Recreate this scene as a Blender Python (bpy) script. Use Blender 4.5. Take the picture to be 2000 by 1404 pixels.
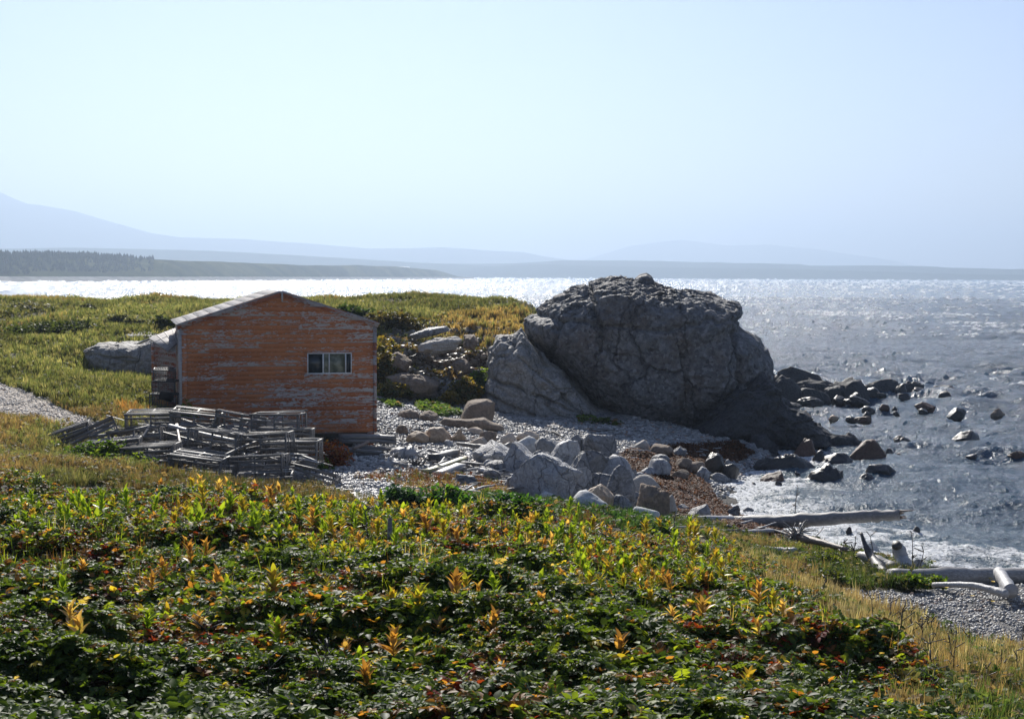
import bpy, bmesh, math, random
import numpy as np
from mathutils import Matrix, Vector, Euler

for o in list(bpy.data.objects): bpy.data.objects.remove(o)
S = bpy.context.scene
C = S.collection
R = math.radians
rng = np.random.default_rng(7)
random.seed(7)

# ------------------------------------------------------------ camera, sky, sun, exposure
F = 2747.0                      # focal length in pixels of the 2000 px wide photograph
CAMZ = 7.0
cam_d = bpy.data.cameras.new('camera'); cam = bpy.data.objects.new('camera', cam_d); C.objects.link(cam)
cam_d.sensor_width = 36; cam_d.lens = 36 * F / 2000; cam_d.clip_start = .1; cam_d.clip_end = 40000
ROLL = .28
M3 = (Matrix.Rotation(R(90 - 3.385), 3, 'X') @ Matrix.Rotation(R(ROLL), 3, 'Z'))
cam.matrix_world = Matrix.Translation((0, 0, CAMZ)) @ M3.to_4x4()
S.camera = cam

SUN_EL, SUN_AZ = 34.0, -9.0     # azimuth measured from straight ahead (+y), negative to the left
HAZE_D = .00027
sun_d = bpy.data.lights.new('sun', 'SUN'); sun = bpy.data.objects.new('sun', sun_d); C.objects.link(sun)
sun_d.energy = 5.0; sun_d.angle = R(.5); sun_d.color = (1, .95, .87)
sdir = Vector((math.sin(R(SUN_AZ)) * math.cos(R(SUN_EL)), math.cos(R(SUN_AZ)) * math.cos(R(SUN_EL)), math.sin(R(SUN_EL))))
sun.rotation_euler = sdir.to_track_quat('Z', 'Y').to_euler()

W = bpy.data.worlds.new('World'); S.world = W; W.use_nodes = True
wn = W.node_tree; bg = wn.nodes['Background']
sk = wn.nodes.new('ShaderNodeTexSky'); sk.sky_type = 'NISHITA'; sk.sun_disc = False
sk.sun_elevation = R(SUN_EL); sk.sun_rotation = R(SUN_AZ)
sk.altitude = 0; sk.air_density = 1.0; sk.dust_density = .15; sk.ozone_density = 2.5
tn = wn.nodes.new('ShaderNodeMix'); tn.data_type = 'RGBA'; tn.blend_type = 'MULTIPLY'; tn.inputs[0].default_value = 1; tn.inputs[7].default_value = (1.0, .90, .99, 1)
wn.links.new(sk.outputs[0], tn.inputs[6]); wn.links.new(tn.outputs[2], bg.inputs[0]); bg.inputs[1].default_value = .07
S.view_settings.view_transform = 'Standard'; S.view_settings.look = 'None'
S.view_settings.exposure = 0.54; S.view_settings.gamma = 1
S.render.engine = 'CYCLES'
S.cycles.volume_bounces = 1
S.cycles.max_bounces = 8

# ------------------------------------------------------------ numeric helpers
MR = np.array([list(r) for r in M3])
def ray(px, py):
    l = np.stack([(np.asarray(px, float) - 1000) / F, -(np.asarray(py, float) - 702) / F, -np.ones_like(np.asarray(px, float))], -1)
    return l @ MR.T
def PD(px, py, d):               # point on the sight line of a pixel of the photograph at distance d (metres ahead)
    v = ray(px, py); return np.array([v[0] / v[1] * d, d, CAMZ + v[2] / v[1] * d])
def PZ(px, py, z=0.):            # point on the sight line at height z
    v = ray(px, py); t = (z - CAMZ) / v[2]; return np.array([v[0] * t, v[1] * t, z])
def XY(px, d):                   # ground position for a column of the photograph
    return ((px - 1000) / F * d, d)

def _h(i, j, k, s):
    n = (i * 374761393 + j * 668265263 + k * 1274126177 + s * 974634777) & 0xffffffff
    n = ((n ^ (n >> 13)) * 1274126177) & 0xffffffff
    n = n ^ (n >> 16)
    return (n & 0xffff) / 32767.5 - 1
def vn(p, s=0):
    p = np.asarray(p, float); i = np.floor(p).astype(np.int64); f = p - i; f = f * f * f * (f * (f * 6 - 15) + 10)
    r = 0
    for a in (0, 1):
        wa = f[:, 0] if a else 1 - f[:, 0]
        for b in (0, 1):
            wb = f[:, 1] if b else 1 - f[:, 1]
            for c in (0, 1):
                wc = f[:, 2] if c else 1 - f[:, 2]
                r = r + _h(i[:, 0] + a, i[:, 1] + b, i[:, 2] + c, s) * wa * wb * wc
    return r
def fbm(p, s=0, o=4, g=.5):
    p = np.asarray(p, float); a, r = 1., 0
    for k in range(o):
        r = r + a * vn(p * 2 ** k + 17.3 * k, s + k); a *= g
    return r
def fbm2(x, y, s=0, o=4, g=.5):
    return fbm(np.stack([x, y, np.zeros_like(x) + .37], -1), s, o, g)
def ss(a, b, x):
    t = np.clip((x - a) / (b - a), 0, 1); return t * t * (3 - 2 * t)
def inpoly(x, y, poly):
    r = np.zeros(np.shape(x), bool); n = len(poly)
    for i in range(n):
        x0, y0 = poly[i]; x1, y1 = poly[(i + 1) % n]
        if y0 == y1: continue
        c = (y0 > y) != (y1 > y)
        r ^= c & (x < (x1 - x0) * (y - y0) / (y1 - y0) + x0)
    return r
def segdist(px, py, line):
    dm = np.full(np.shape(px), 1e9)
    for (x0, y0), (x1, y1) in zip(line[:-1], line[1:]):
        L = (x1 - x0) ** 2 + (y1 - y0) ** 2 + 1e-9
        t = np.clip(((px - x0) * (x1 - x0) + (py - y0) * (y1 - y0)) / L, 0, 1)
        dm = np.minimum(dm, np.hypot(px - x0 - t * (x1 - x0), py - y0 - t * (y1 - y0)))
    return dm

# ------------------------------------------------------------ mesh helpers
def mesh(name, v, f, mats=(), col=None, smooth=False, mi=None):
    """v (N,3); f (M,k) array or list of such arrays"""
    v = np.asarray(v, np.float32)
    fl = [np.asarray(a, np.int32) for a in (f if isinstance(f, list) else [f]) if len(a)]
    me = bpy.data.meshes.new(name)
    nl = sum(a.size for a in fl); nf = sum(len(a) for a in fl)
    me.vertices.add(len(v)); me.vertices.foreach_set('co', v.ravel())
    me.loops.add(nl); me.polygons.add(nf)
    me.loops.foreach_set('vertex_index', np.concatenate([a.ravel() for a in fl]))
    tot = np.concatenate([np.full(len(a), a.shape[1], np.int32) for a in fl])
    st = np.concatenate([[0], np.cumsum(tot)[:-1]]).astype(np.int32)
    me.polygons.foreach_set('loop_start', st); me.polygons.foreach_set('loop_total', tot)
    if smooth: me.polygons.foreach_set('use_smooth', np.ones(nf, bool))
    if mi is not None: me.polygons.foreach_set('material_index', np.asarray(mi, np.int32))
    for m in (mats if isinstance(mats, (list, tuple)) else [mats]): me.materials.append(m)
    me.update(calc_edges=True); me.validate()
    if col is not None:
        a = me.color_attributes.new('Col', 'FLOAT_COLOR', 'POINT')
        c = np.ones((len(v), 4), np.float32); c[:, :3] = col; a.data.foreach_set('color', c.ravel())
    return me
def link(name, me, parent=None, loc=None, rot=None):
    o = bpy.data.objects.new(name, me); C.objects.link(o)
    if parent: o.parent = parent
    if loc is not None: o.location = [float(a) for a in loc]
    if rot is not None: o.rotation_euler = rot
    return o
def tag(o, label=None, cat=None, group=None, kind=None):
    if label: o['label'] = label
    if cat: o['category'] = cat
    if group: o['group'] = group
    if kind: o['kind'] = kind
    return o
def empty(name, loc, rot=(0, 0, 0)):
    o = bpy.data.objects.new(name, None); C.objects.link(o); o.location = [float(a) for a in loc]; o.rotation_euler = rot
    o.empty_display_size = .2
    return o
def copy_tree(o, parent=None):
    c = o.copy(); C.objects.link(c)
    if parent: c.parent = parent
    for ch in list(o.children): copy_tree(ch, c)
    return c
class MB:
    def __init__(s): s.v = []; s.f3 = []; s.f4 = []; s.n = 0
    def add(s, v, f4=(), f3=()):
        s.v.append(np.asarray(v, float))
        if len(f4): s.f4.append(np.asarray(f4) + s.n)
        if len(f3): s.f3.append(np.asarray(f3) + s.n)
        s.n += len(v)
    def box(s, c, size, rot=None, bev=0):
        h = np.array(size) / 2
        v = np.array([[x, y, z] for x in (-1, 1) for y in (-1, 1) for z in (-1, 1)]) * h
        if rot is not None: v = v @ np.array(Euler(rot).to_matrix()).T
        s.add(v + np.array(c), [[0, 1, 3, 2], [4, 6, 7, 5], [0, 4, 5, 1], [2, 3, 7, 6], [0, 2, 6, 4], [1, 5, 7, 3]])
    def bar(s, a, b, w, h, up=(0, 0, 1), taper=1):
        a = np.array(a, float); b = np.array(b, float); d = b - a; d /= np.linalg.norm(d)
        u = np.cross(d, up); 
        if np.linalg.norm(u) < 1e-3: u = np.cross(d, (0, 1, 0))
        u /= np.linalg.norm(u); t = np.cross(u, d)
        v = []
        for p, k in ((a, 1), (b, taper)):
            for i, j in ((-1, -1), (1, -1), (1, 1), (-1, 1)): v.append(p + u * i * w / 2 * k + t * j * h / 2 * k)
        s.add(v, [[0, 1, 5, 4], [1, 2, 6, 5], [2, 3, 7, 6], [3, 0, 4, 7], [3, 2, 1, 0], [4, 5, 6, 7]])
    def tube(s, pts, rad, n=10, wob=0, seed=0, cap=True):
        pts = np.array(pts, float); k = len(pts); rad = np.broadcast_to(np.array(rad, float), (k,))
        t = np.gradient(pts, axis=0); t /= np.linalg.norm(t, axis=1)[:, None] + 1e-9
        up = np.array([0, 0, 1.]) if abs(t[0][2]) < .9 else np.array([1., 0, 0])
        V = []
        for i in range(k):
            u = np.cross(t[i], up); u /= np.linalg.norm(u); w = np.cross(u, t[i])
            a = np.linspace(0, 2 * math.pi, n, endpoint=False)
            ring = np.cos(a)[:, None] * u + np.sin(a)[:, None] * w
            r = np.full(n, rad[i])
            if wob: r = r * (1 + wob * vn(np.stack([np.cos(a) * 1.7, np.sin(a) * 1.7, np.full(n, i * .45)], -1) + seed, 3))
            V.append(pts[i] + ring * r[:, None])
        V = np.concatenate(V); f = []
        for i in range(k - 1):
            for j in range(n):
                f.append([i * n + j, i * n + (j + 1) % n, (i + 1) * n + (j + 1) % n, (i + 1) * n + j])
        f3 = []
        if cap:
            V = np.concatenate([V, [pts[0], pts[-1]]])
            for j in range(n):
                f3.append([k * n, (j + 1) % n, j]); f3.append([k * n + 1, (k - 1) * n + j, (k - 1) * n + (j + 1) % n])
        s.add(V, f, f3)
    def build(s, name, mats, parent=None, loc=None, rot=None, smooth=False, col=None):
        fs = []
        if s.f4: fs.append(np.concatenate(s.f4))
        if s.f3: fs.append(np.concatenate(s.f3))
        return link(name, mesh(name, np.concatenate(s.v), fs, mats, col, smooth), parent, loc, rot)

# ------------------------------------------------------------ material helpers
def newmat(name):
    m = bpy.data.materials.new(name); m.use_nodes = True; nt = m.node_tree
    b = nt.nodes['Principled BSDF']; return m, nt, b
def nd(nt, t, **k):
    n = nt.nodes.new(t)
    for a, v in k.items():
        if a in n.inputs.keys() if isinstance(a, str) else False: n.inputs[a].default_value = v
        else: setattr(n, a, v)
    return n
def lk(nt, a, b): nt.links.new(a, b)
def noise(nt, vec, scale, detail=5, rough=.55, dist=0):
    n = nt.nodes.new('ShaderNodeTexNoise'); n.inputs['Scale'].default_value = scale; n.inputs['Detail'].default_value = detail
    n.inputs['Roughness'].default_value = rough; n.inputs['Distortion'].default_value = dist
    if vec is not None: lk(nt, vec, n.inputs['Vector'])
    return n.outputs[0]
def voro(nt, vec, scale, feature='F1', out='Distance'):
    n = nt.nodes.new('ShaderNodeTexVoronoi'); n.inputs['Scale'].default_value = scale; n.feature = feature
    if vec is not None: lk(nt, vec, n.inputs['Vector'])
    return n.outputs[out]
def ramp(nt, fac, stops):
    n = nt.nodes.new('ShaderNodeValToRGB'); cr = n.color_ramp
    while len(cr.elements) < len(stops): cr.elements.new(.5)
    for e, (p, c) in zip(cr.elements, stops):
        e.position = p; e.color = (*c, 1) if not isinstance(c, (int, float)) else (c, c, c, 1)
    lk(nt, fac, n.inputs[0]); return n.outputs[0]
def mix(nt, fac, a, b, mode='MIX'):
    n = nt.nodes.new('ShaderNodeMix'); n.data_type = 'RGBA'; n.blend_type = mode
    for s, v in ((n.inputs[0], fac), (n.inputs[6], a), (n.inputs[7], b)):
        if isinstance(v, (int, float)): s.default_value = v
        elif isinstance(v, tuple): s.default_value = (*v, 1)
        else: lk(nt, v, s)
    return n.outputs[2]
def mth(nt, op, a, b=0., c=None):
    n = nt.nodes.new('ShaderNodeMath'); n.operation = op
    for s, v in zip(n.inputs, (a, b, c)):
        if v is None: continue
        if isinstance(v, (int, float)): s.default_value = v
        else: lk(nt, v, s)
    return n.outputs[0]
def bump(nt, h, strength, dist, b, prev=None):
    n = nt.nodes.new('ShaderNodeBump'); n.inputs['Strength'].default_value = strength; n.inputs['Distance'].default_value = dist
    lk(nt, h, n.inputs['Height'])
    if prev is not None: lk(nt, prev, n.inputs['Normal'])
    if b is not None: lk(nt, n.outputs[0], b.inputs['Normal'])
    return n.outputs[0]
def coords(nt, kind='Object', scale=None):
    t = nt.nodes.new('ShaderNodeTexCoord').outputs[kind]
    if scale:
        m = nt.nodes.new('ShaderNodeMapping'); m.inputs['Scale'].default_value = scale; lk(nt, t, m.inputs[0]); return m.outputs[0]
    return t

def rock_mat(name, dark, light, scale=1., rough=.6, pebbly=0., bstr=.6, stain=None, veins=None, spec=.45, joints=0.):
    m, nt, b = newmat(name); co = coords(nt)
    oi = nt.nodes.new('ShaderNodeObjectInfo')
    va = nt.nodes.new('ShaderNodeVectorMath'); va.operation = 'ADD'; lk(nt, co, va.inputs[0])
    rv = nt.nodes.new('ShaderNodeVectorMath'); rv.operation = 'SCALE'; rv.inputs[0].default_value = (37, 51, 23); lk(nt, oi.outputs['Random'], rv.inputs['Scale'])
    lk(nt, rv.outputs[0], va.inputs[1]); co = va.outputs[0]
    n1 = noise(nt, co, 1.3 * scale, 8, .62, .3); n2 = noise(nt, co, 9 * scale, 6, .6); n3 = noise(nt, co, 40 * scale, 3, .6)
    c = ramp(nt, n1, [(.32, dark), (.68, light)])
    c = mix(nt, .55, c, ramp(nt, n2, [(.3, tuple(a * .55 for a in dark)), (.5, tuple((a + b_) / 2 for a, b_ in zip(dark, light))), (.72, tuple(min(a * 1.25, .8) for a in light))]))
    c = mix(nt, ramp(nt, n3, [(.45, 0.), (.7, .35)]), c, tuple(a * 1.5 for a in light))
    if veins:
        vv = noise(nt, co, 2.2 * scale, 4, .5, 1.5)
        vv = mth(nt, 'ABSOLUTE', mth(nt, 'SUBTRACT', vv, .5))
        c = mix(nt, ramp(nt, vv, [(0., .55), (.018, 0.)]), c, veins)
    if stain:
        c = mix(nt, ramp(nt, noise(nt, co, .9 * scale, 5, .6, .8), [(.5, 0.), (.68, .75)]), c, stain)
    h = mth(nt, 'ADD', mth(nt, 'MULTIPLY', n1, 1.2), mth(nt, 'MULTIPLY', n2, .5))
    if pebbly:
        v = voro(nt, co, 7 * scale); v2 = voro(nt, co, 17 * scale, out='Color')
        sp = nt.nodes.new('ShaderNodeSeparateColor'); lk(nt, v2, sp.inputs[0])
        c = mix(nt, mth(nt, 'MULTIPLY', ramp(nt, sp.outputs[0], [(.62, 0.), (.95, 1.)]), .5 * pebbly), c, tuple(a * 1.5 for a in light))
        c = mix(nt, mth(nt, 'MULTIPLY', ramp(nt, sp.outputs[1], [(.6, 0.), (.95, 1.)]), .6 * pebbly), c, tuple(a * .35 for a in dark))
        h = mth(nt, 'ADD', h, mth(nt, 'MULTIPLY', v, .5 * pebbly))
    h = mth(nt, 'ADD', h, mth(nt, 'MULTIPLY', n3, .12))
    if joints:
        dv = nt.nodes.new('ShaderNodeTexNoise'); dv.inputs['Scale'].default_value = 1.6; dv.inputs['Detail'].default_value = 5; lk(nt, co, dv.inputs['Vector'])
        dm = nt.nodes.new('ShaderNodeVectorMath'); dm.operation = 'SCALE'; lk(nt, dv.outputs['Color'], dm.inputs[0]); dm.inputs['Scale'].default_value = .9
        da = nt.nodes.new('ShaderNodeVectorMath'); da.operation = 'ADD'; lk(nt, co, da.inputs[0]); lk(nt, dm.outputs[0], da.inputs[1])
        mm_ = nt.nodes.new('ShaderNodeMapping'); mm_.inputs['Scale'].default_value = (.9, .9, .55); mm_.inputs['Rotation'].default_value = (0, .5, 0); lk(nt, da.outputs[0], mm_.inputs[0])
        e1 = voro(nt, mm_.outputs[0], .75 * joints, 'DISTANCE_TO_EDGE'); e2 = voro(nt, mm_.outputs[0], 2.3 * joints, 'DISTANCE_TO_EDGE')
        k1 = ramp(nt, e1, [(0., 1.), (.022, 0.)]); k2 = ramp(nt, e2, [(0., .6), (.03, 0.)]); kk = mth(nt, 'MAXIMUM', k1, mth(nt, 'MULTIPLY', k2, ramp(nt, n1, [(.45, 0.), (.6, 1.)])))
        c = mix(nt, mth(nt, "MULTIPLY", kk, .38), c, tuple(a * .3 for a in dark)); h = mth(nt, 'SUBTRACT', h, mth(nt, 'MULTIPLY', kk, .7))
    lk(nt, c, b.inputs['Base Color']); b.inputs['Roughness'].default_value = rough
    b.inputs['Specular IOR Level'].default_value = spec
    bump(nt, h, bstr, .12 / scale, b)
    return m
def wood_mat(name, dark, light, rough=.5, warm=None, ax=(2, 40, 40)):
    m, nt, b = newmat(name); co = coords(nt, 'Object', ax); c0 = coords(nt)
    n1 = noise(nt, co, 1., 6, .6, .4); n2 = noise(nt, c0, 3., 4)
    c = ramp(nt, n1, [(.3, dark), (.55, tuple((a + b_) / 2 for a, b_ in zip(dark, light))), (.72, light)])
    if warm: c = mix(nt, ramp(nt, n2, [(.45, 0.), (.65, .8)]), c, warm)
    oi = nt.nodes.new('ShaderNodeObjectInfo')
    c = mix(nt, mth(nt, 'MULTIPLY', oi.outputs['Random'], .35), c, tuple(a * .7 for a in dark))
    lk(nt, c, b.inputs['Base Color']); b.inputs['Roughness'].default_value = rough; b.inputs['Specular IOR Level'].default_value = .55
    bump(nt, n1, .5, .02, b)
    return m
def leaf_mat(name, trans=.5, rough=.4, spec=.5, gain=1., tgain=(1.5, 1.5, .5)):
    m, nt, b = newmat(name)
    a = nt.nodes.new('ShaderNodeAttribute'); a.attribute_name = 'Col'
    b.inputs['Roughness'].default_value = rough; b.inputs['Specular IOR Level'].default_value = spec
    lk(nt, a.outputs['Color'], b.inputs['Base Color'])
    t = nt.nodes.new('ShaderNodeBsdfTranslucent'); lk(nt, mix(nt, 1., a.outputs['Color'], tgain, 'MULTIPLY'), t.inputs[0])
    ms = nt.nodes.new('ShaderNodeMixShader'); ms.inputs[0].default_value = trans
    lk(nt, b.outputs[0], ms.inputs[1]); lk(nt, t.outputs[0], ms.inputs[2]); lk(nt, ms.outputs[0], nt.nodes['Material Output'].inputs[0])
    return m
MT = dict(
 stack=rock_mat('rock_stack', (.075, .077, .081), (.215, .213, .212), .45, .7, .9, .9, joints=.6, stain=(.13, .095, .07)),
 slab=rock_mat('rock_slab', (.14, .135, .128), (.36, .345, .32), .8, .7, .4, .8, joints=.9, stain=(.2, .16, .11)),
 foot=rock_mat('rock_foot', (.025, .025, .026), (.075, .074, .075), 1.2, .7, .5, .8),
 wet=rock_mat('rock_wet', (.018, .017, .016), (.055, .05, .046), 1.5, .32, .2, .7, spec=.5),
 wetbrown=rock_mat('rock_wet_brown', (.045, .025, .014), (.15, .08, .05), 1.5, .5, .2, .7),
 grey=rock_mat('rock_grey', (.17, .17, .172), (.46, .46, .46), 1.1, .6, .0, .8, joints=1.6, veins=(.5, .5, .52)),
 greydark=rock_mat('rock_grey_dark', (.09, .09, .092), (.28, .28, .28), 1.3, .6, .0, .8, joints=1.6, veins=(.4, .4, .42)),
 pale=rock_mat('rock_pale', (.33, .34, .33), (.55, .55, .53), 1.2, .75, 0., .3),
 tan=rock_mat('rock_tan', (.26, .17, .10), (.5, .38, .26), 1.3, .6, 0., .6, stain=(.35, .17, .07)),
 brown=rock_mat('rock_brown', (.12, .09, .065), (.3, .23, .17), 1.1, .85, .2, .6),
 sand=rock_mat('rock_sand', (.38, .30, .22), (.6, .5, .4), 2., .9, 0., .5),
 beige=rock_mat('rock_beige', (.27, .25, .22), (.45, .41, .36), 2., .8, .1, .4),
 wood=wood_mat('weathered_wood', (.07, .062, .054), (.33, .31, .29)),
 woodpale=wood_mat('bleached_sunlit_wood', (.30, .29, .28), (.62, .60, .58)),
 wooddark=wood_mat('dark_wood', (.03, .027, .024), (.12, .105, .09)),
 wooddrift=wood_mat('driftwood', (.15, .14, .13), (.46, .44, .41), ax=(3, 30, 30)),
 woodwarm=wood_mat('brownish_wood', (.16, .11, .08), (.38, .29, .22)),
 yellow=wood_mat('yellow_board', (.30, .28, .12), (.55, .52, .3)),
 leaf=leaf_mat('leaf', .52, .5, .22, tgain=(2.0, 1.8, .6)),
 lily=leaf_mat('lily_leaf', .55, .4, .5, tgain=(1.7, 1.55, .5)),
 grass=leaf_mat('grass_blade', .5, .6, .2, tgain=(1.3, 1.3, .8)),
)
# ------------------------------------------------------------ terrain heights
CP = []                                   # (px, py of the ground in the photo, distance)
def cp(px, py, d): p = PD(px, py, d); CP.append((p[0], p[1], p[2]))
def cz(px, d, z): x, y = XY(px, d); CP.append((x, y, z))
for px in (-900, 0, 1000, 2000, 2900): cz(px, 1., 5.25)
for a in (-30, -12, 0, 12, 30): CP.append((a, -12, 6.2)); 
for a in (-8, 0, 8): CP.append((a, 0, 5.35))
for px, z in ((-900, 4.5), (0, 4.2), (500, 4.18), (1000, 4.12), (1500, 4.1), (2000, 3.85), (2900, 3.0)): cz(px, 8.5, z)
for px, z in ((-900, 3.9), (0, 3.75), (500, 3.62), (1000, 3.52), (1400, 3.4), (1700, 3.0), (2000, 2.35), (2900, 1.6)): cz(px, 15, z)
for px, z in ((1500, 2.45), (1650, 2.1), (1750, 1.75), (1900, 1.4), (2000, 1.3), (2900, .9)): cz(px, 20.5, z)
for px, z in ((-900, 3.4), (0, 3.12), (300, 3.05), (600, 2.9), (900, 2.72), (1200, 2.4), (1350, 2.15)): cz(px, 23.5, z)
for px, z in ((1600, 1.5), (1750, 1.2), (1900, 1.05), (2050, 1.0)): cz(px, 24.5, z)
for px, z in ((-900, 3.4), (0, 3.0), (200, 2.75), (400, 2.3), (600, 2.05), (800, 2.1), (1000, 2.1), (1200, 1.75), (1400, 1.35), (1700, .75), (1900, .6), (2100, .55), (2900, -.1)): cz(px, 29.5, z)
for px, z in ((0, 2.9), (90, 2.65), (150, 2.42), (230, 2.25)): cz(px, 37.3, z)
for px, z in ((600, 1.35), (650, 1.3), (700, 1.3)): cz(px, 44.6, z)
for px, z in ((-900, 3.3), (0, 2.8), (100, 2.45), (170, 2.3), (350, 2.05), (500, 1.8), (700, 1.7), (900, 1.6), (1050, 1.15), (1250, 1.0), (1400, .8), (1500, .65), (1650, .1), (1800, -.2), (2000, -.35), (2900, -1.)): cz(px, 35, z)
for px, z in ((-900, 3.2), (0, 2.9), (150, 2.8), (330, 2.7), (450, 2.0), (600, 1.5), (700, 1.45), (760, 1.7), (900, 1.5), (1100, 1.05), (1300, .65), (1400, .05), (1460, -.15), (1650, -.6), (2000, -1.0), (2900, -1.6)): cz(px, 42, z)
for px, z in ((0, 3.0), (200, 3.05), (340, 2.9), (450, 2.3), (700, 1.75), (850, 1.6), (1100, 1.15), (1300, .7), (1400, .38), (1450, .1), (1530, -.35), (2000, -1.3)): cz(px, 49, z)
for px, z in ((-900, 4.2), (0, 3.73), (120, 3.45), (220, 3.0), (300, 2.9), (400, 3.0), (740, 1.95), (900, 1.7), (1050, 1.35), (1250, 1.05), (1400, .6), (1500, .2), (1600, -.5), (2000, -1.5)): cz(px, 55.5, z)
for px, z in ((0, 3.95), (120, 3.7), (250, 3.35), (450, 3.3), (640, 2.6), (740, 2.1), (830, 1.95), (920, 1.8), (1000, 1.6)): cz(px, 58, z)
for px, z in ((250, 4.1), (500, 3.9), (660, 3.7), (740, 3.3), (830, 2.9), (920, 2.9), (1000, 3.0)): cz(px, 61, z)
for px, z in ((-900, 5.2), (0, 4.3), (250, 4.4), (500, 4.6), (700, 4.75), (800, 4.2), (880, 4.0), (950, 4.5), (1020, 4.6), (1120, 2.2), (1500, -.5)): cz(px, 65, z)
for px, z in ((-900, 6.), (0, 4.85), (100, 4.9), (300, 4.85), (500, 4.9), (750, 5.0), (850, 4.95), (950, 5.05), (1030, 5.0), (1120, 1.5), (1300, -.4)): cz(px, 72, z)
for px, z in ((-900, 6.2), (0, 5.45), (100, 5.4), (250, 5.25), (450, 5.25), (700, 5.4), (900, 5.5), (1040, 5.5), (1140, 1.), (1400, -1)): cz(px, 82, z)
for px, z in ((-900, 5.6), (0, 5.0), (250, 4.9), (450, 4.9), (700, 5.), (900, 4.9), (1040, 4.2), (1150, -.6)): cz(px, 92, z)
for px in (-900, 0, 350, 700, 1000, 1300): cz(px, 112, -.2)
for px in (-900, 0, 500, 1000, 1500, 2000, 2900): cz(px, 150, -3.)
for px, d in ((1700, 75), (2000, 75), (2900, 75), (2900, 50), (1500, 100), (2200, 110)): cz(px, d, -2.2)
CP = np.array(CP)
# control points of the shoreline
def rk(a, b): return np.sqrt(((a[:, None, :] - b[None]) ** 2).sum(-1) + .5)
K = rk(CP[:, :2], CP[:, :2]) + np.eye(len(CP)) * -.04
A_ = np.block([[K, np.ones((len(CP), 1))], [np.ones((1, len(CP))), np.zeros((1, 1))]])
wts = np.linalg.solve(A_, np.concatenate([CP[:, 2], [0]]))
NR, NC = 860, 760
D0, D1 = 2.2, 165.
lrow = np.linspace(math.log(D0), math.log(D1), NR); u = np.linspace(-1, 1, NC)
th = R(34) * u + R(34) * u ** 5           # fine inside the view, coarser outside
uth = np.linspace(-1, 1, 4001); thf = R(34) * uth + R(34) * uth ** 5
GX = np.exp(lrow)[:, None] * np.sin(th)[None]; GY = np.exp(lrow)[:, None] * np.cos(th)[None]
def rbf(x, y):
    out = np.empty(len(x))
    for i in range(0, len(x), 40000):
        q = np.stack([x[i:i + 40000], y[i:i + 40000]], -1); out[i:i + 40000] = rk(q, CP[:, :2]) @ wts[:-1] + wts[-1]
    return out
gx, gy = GX.ravel(), GY.ravel()
GH = rbf(gx, gy)
hillw = ss(48, 62, gy) * ss(1.0, 2.4, GH)
base = GH.copy()
GH = base + .22 * fbm2(gx * .28, gy * .28, 5, 4) * hillw + .16 * fbm2(gx * .5, gy * .5, 9, 4) * ss(2.6, 3.3, base) * (1 - hillw)
GH += .05 * fbm2(gx * .9, gy * .9, 11, 3)
pxg = 1000 + F * gx / gy
cliff = ss(715, 760, pxg) * (1 - ss(985, 1020, pxg)) * ss(57, 58.5, gy) * (1 - ss(65, 68, gy)) * ss(1.9, 2.5, base) * (1 - ss(4.5, 5.0, base))
GH += cliff * (.34 * fbm2(gx * .7, gy * 1.8, 21, 5, .62))
beach = (1 - ss(2.2, 2.8, base)) * ss(-.4, .1, base)
GH += beach * .05 * fbm2(gx * 1.4, gy * 1.4, 31, 4, .6)
G2 = GH.reshape(NR, NC)
def Hs(x, y):
    x = np.asarray(x, float); y = np.asarray(y, float)
    r = (np.log(np.hypot(x, y) + 1e-6) - lrow[0]) / (lrow[1] - lrow[0]); r = np.clip(r, 0, NR - 1.001)
    c = (np.interp(np.arctan2(x, y), thf, uth) + 1) / 2 * (NC - 1); c = np.clip(c, 0, NC - 1.001)
    i = r.astype(int); j = c.astype(int); a = r - i; b = c - j
    return (G2[i, j] * (1 - a) * (1 - b) + G2[i + 1, j] * a * (1 - b) + G2[i, j + 1] * (1 - a) * b + G2[i + 1, j + 1] * a * b)
DD = np.exp(np.linspace(math.log(2.5), math.log(160), 900))
def cast(px, py, floor=None):
    """where the sight line of a pixel meets the ground (or the sea)"""
    px = np.atleast_1d(np.asarray(px, float)); py = np.atleast_1d(np.asarray(py, float))
    out = []
    for k in range(0, len(px), 2000):
        v = ray(px[k:k + 2000], py[k:k + 2000]); sx = v[:, 0] / v[:, 1]; sz = v[:, 2] / v[:, 1]
        X = sx[:, None] * DD; Z = CAMZ + sz[:, None] * DD
        H = Hs(X, np.broadcast_to(DD, X.shape))
        if floor is not None: H = np.maximum(H, floor)
        hit = Z <= H; i = np.where(hit.any(1), hit.argmax(1), len(DD) - 1); i = np.maximum(i, 1)
        n = np.arange(len(i)); a0 = Z[n, i - 1] - H[n, i - 1]; a1 = Z[n, i] - H[n, i]
        t = np.clip(a0 / (a0 - a1 + 1e-9), 0, 1); d = DD[i - 1] * (1 - t) + DD[i] * t
        out.append(np.stack([sx * d, d, CAMZ + sz * d], -1))
    return np.concatenate(out)
def wp(poly):                              # outline of a patch of ground -> world outline
    p = cast([a for a, b in poly], [b for a, b in poly]); return [(a[0], a[1]) for a in p]

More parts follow.
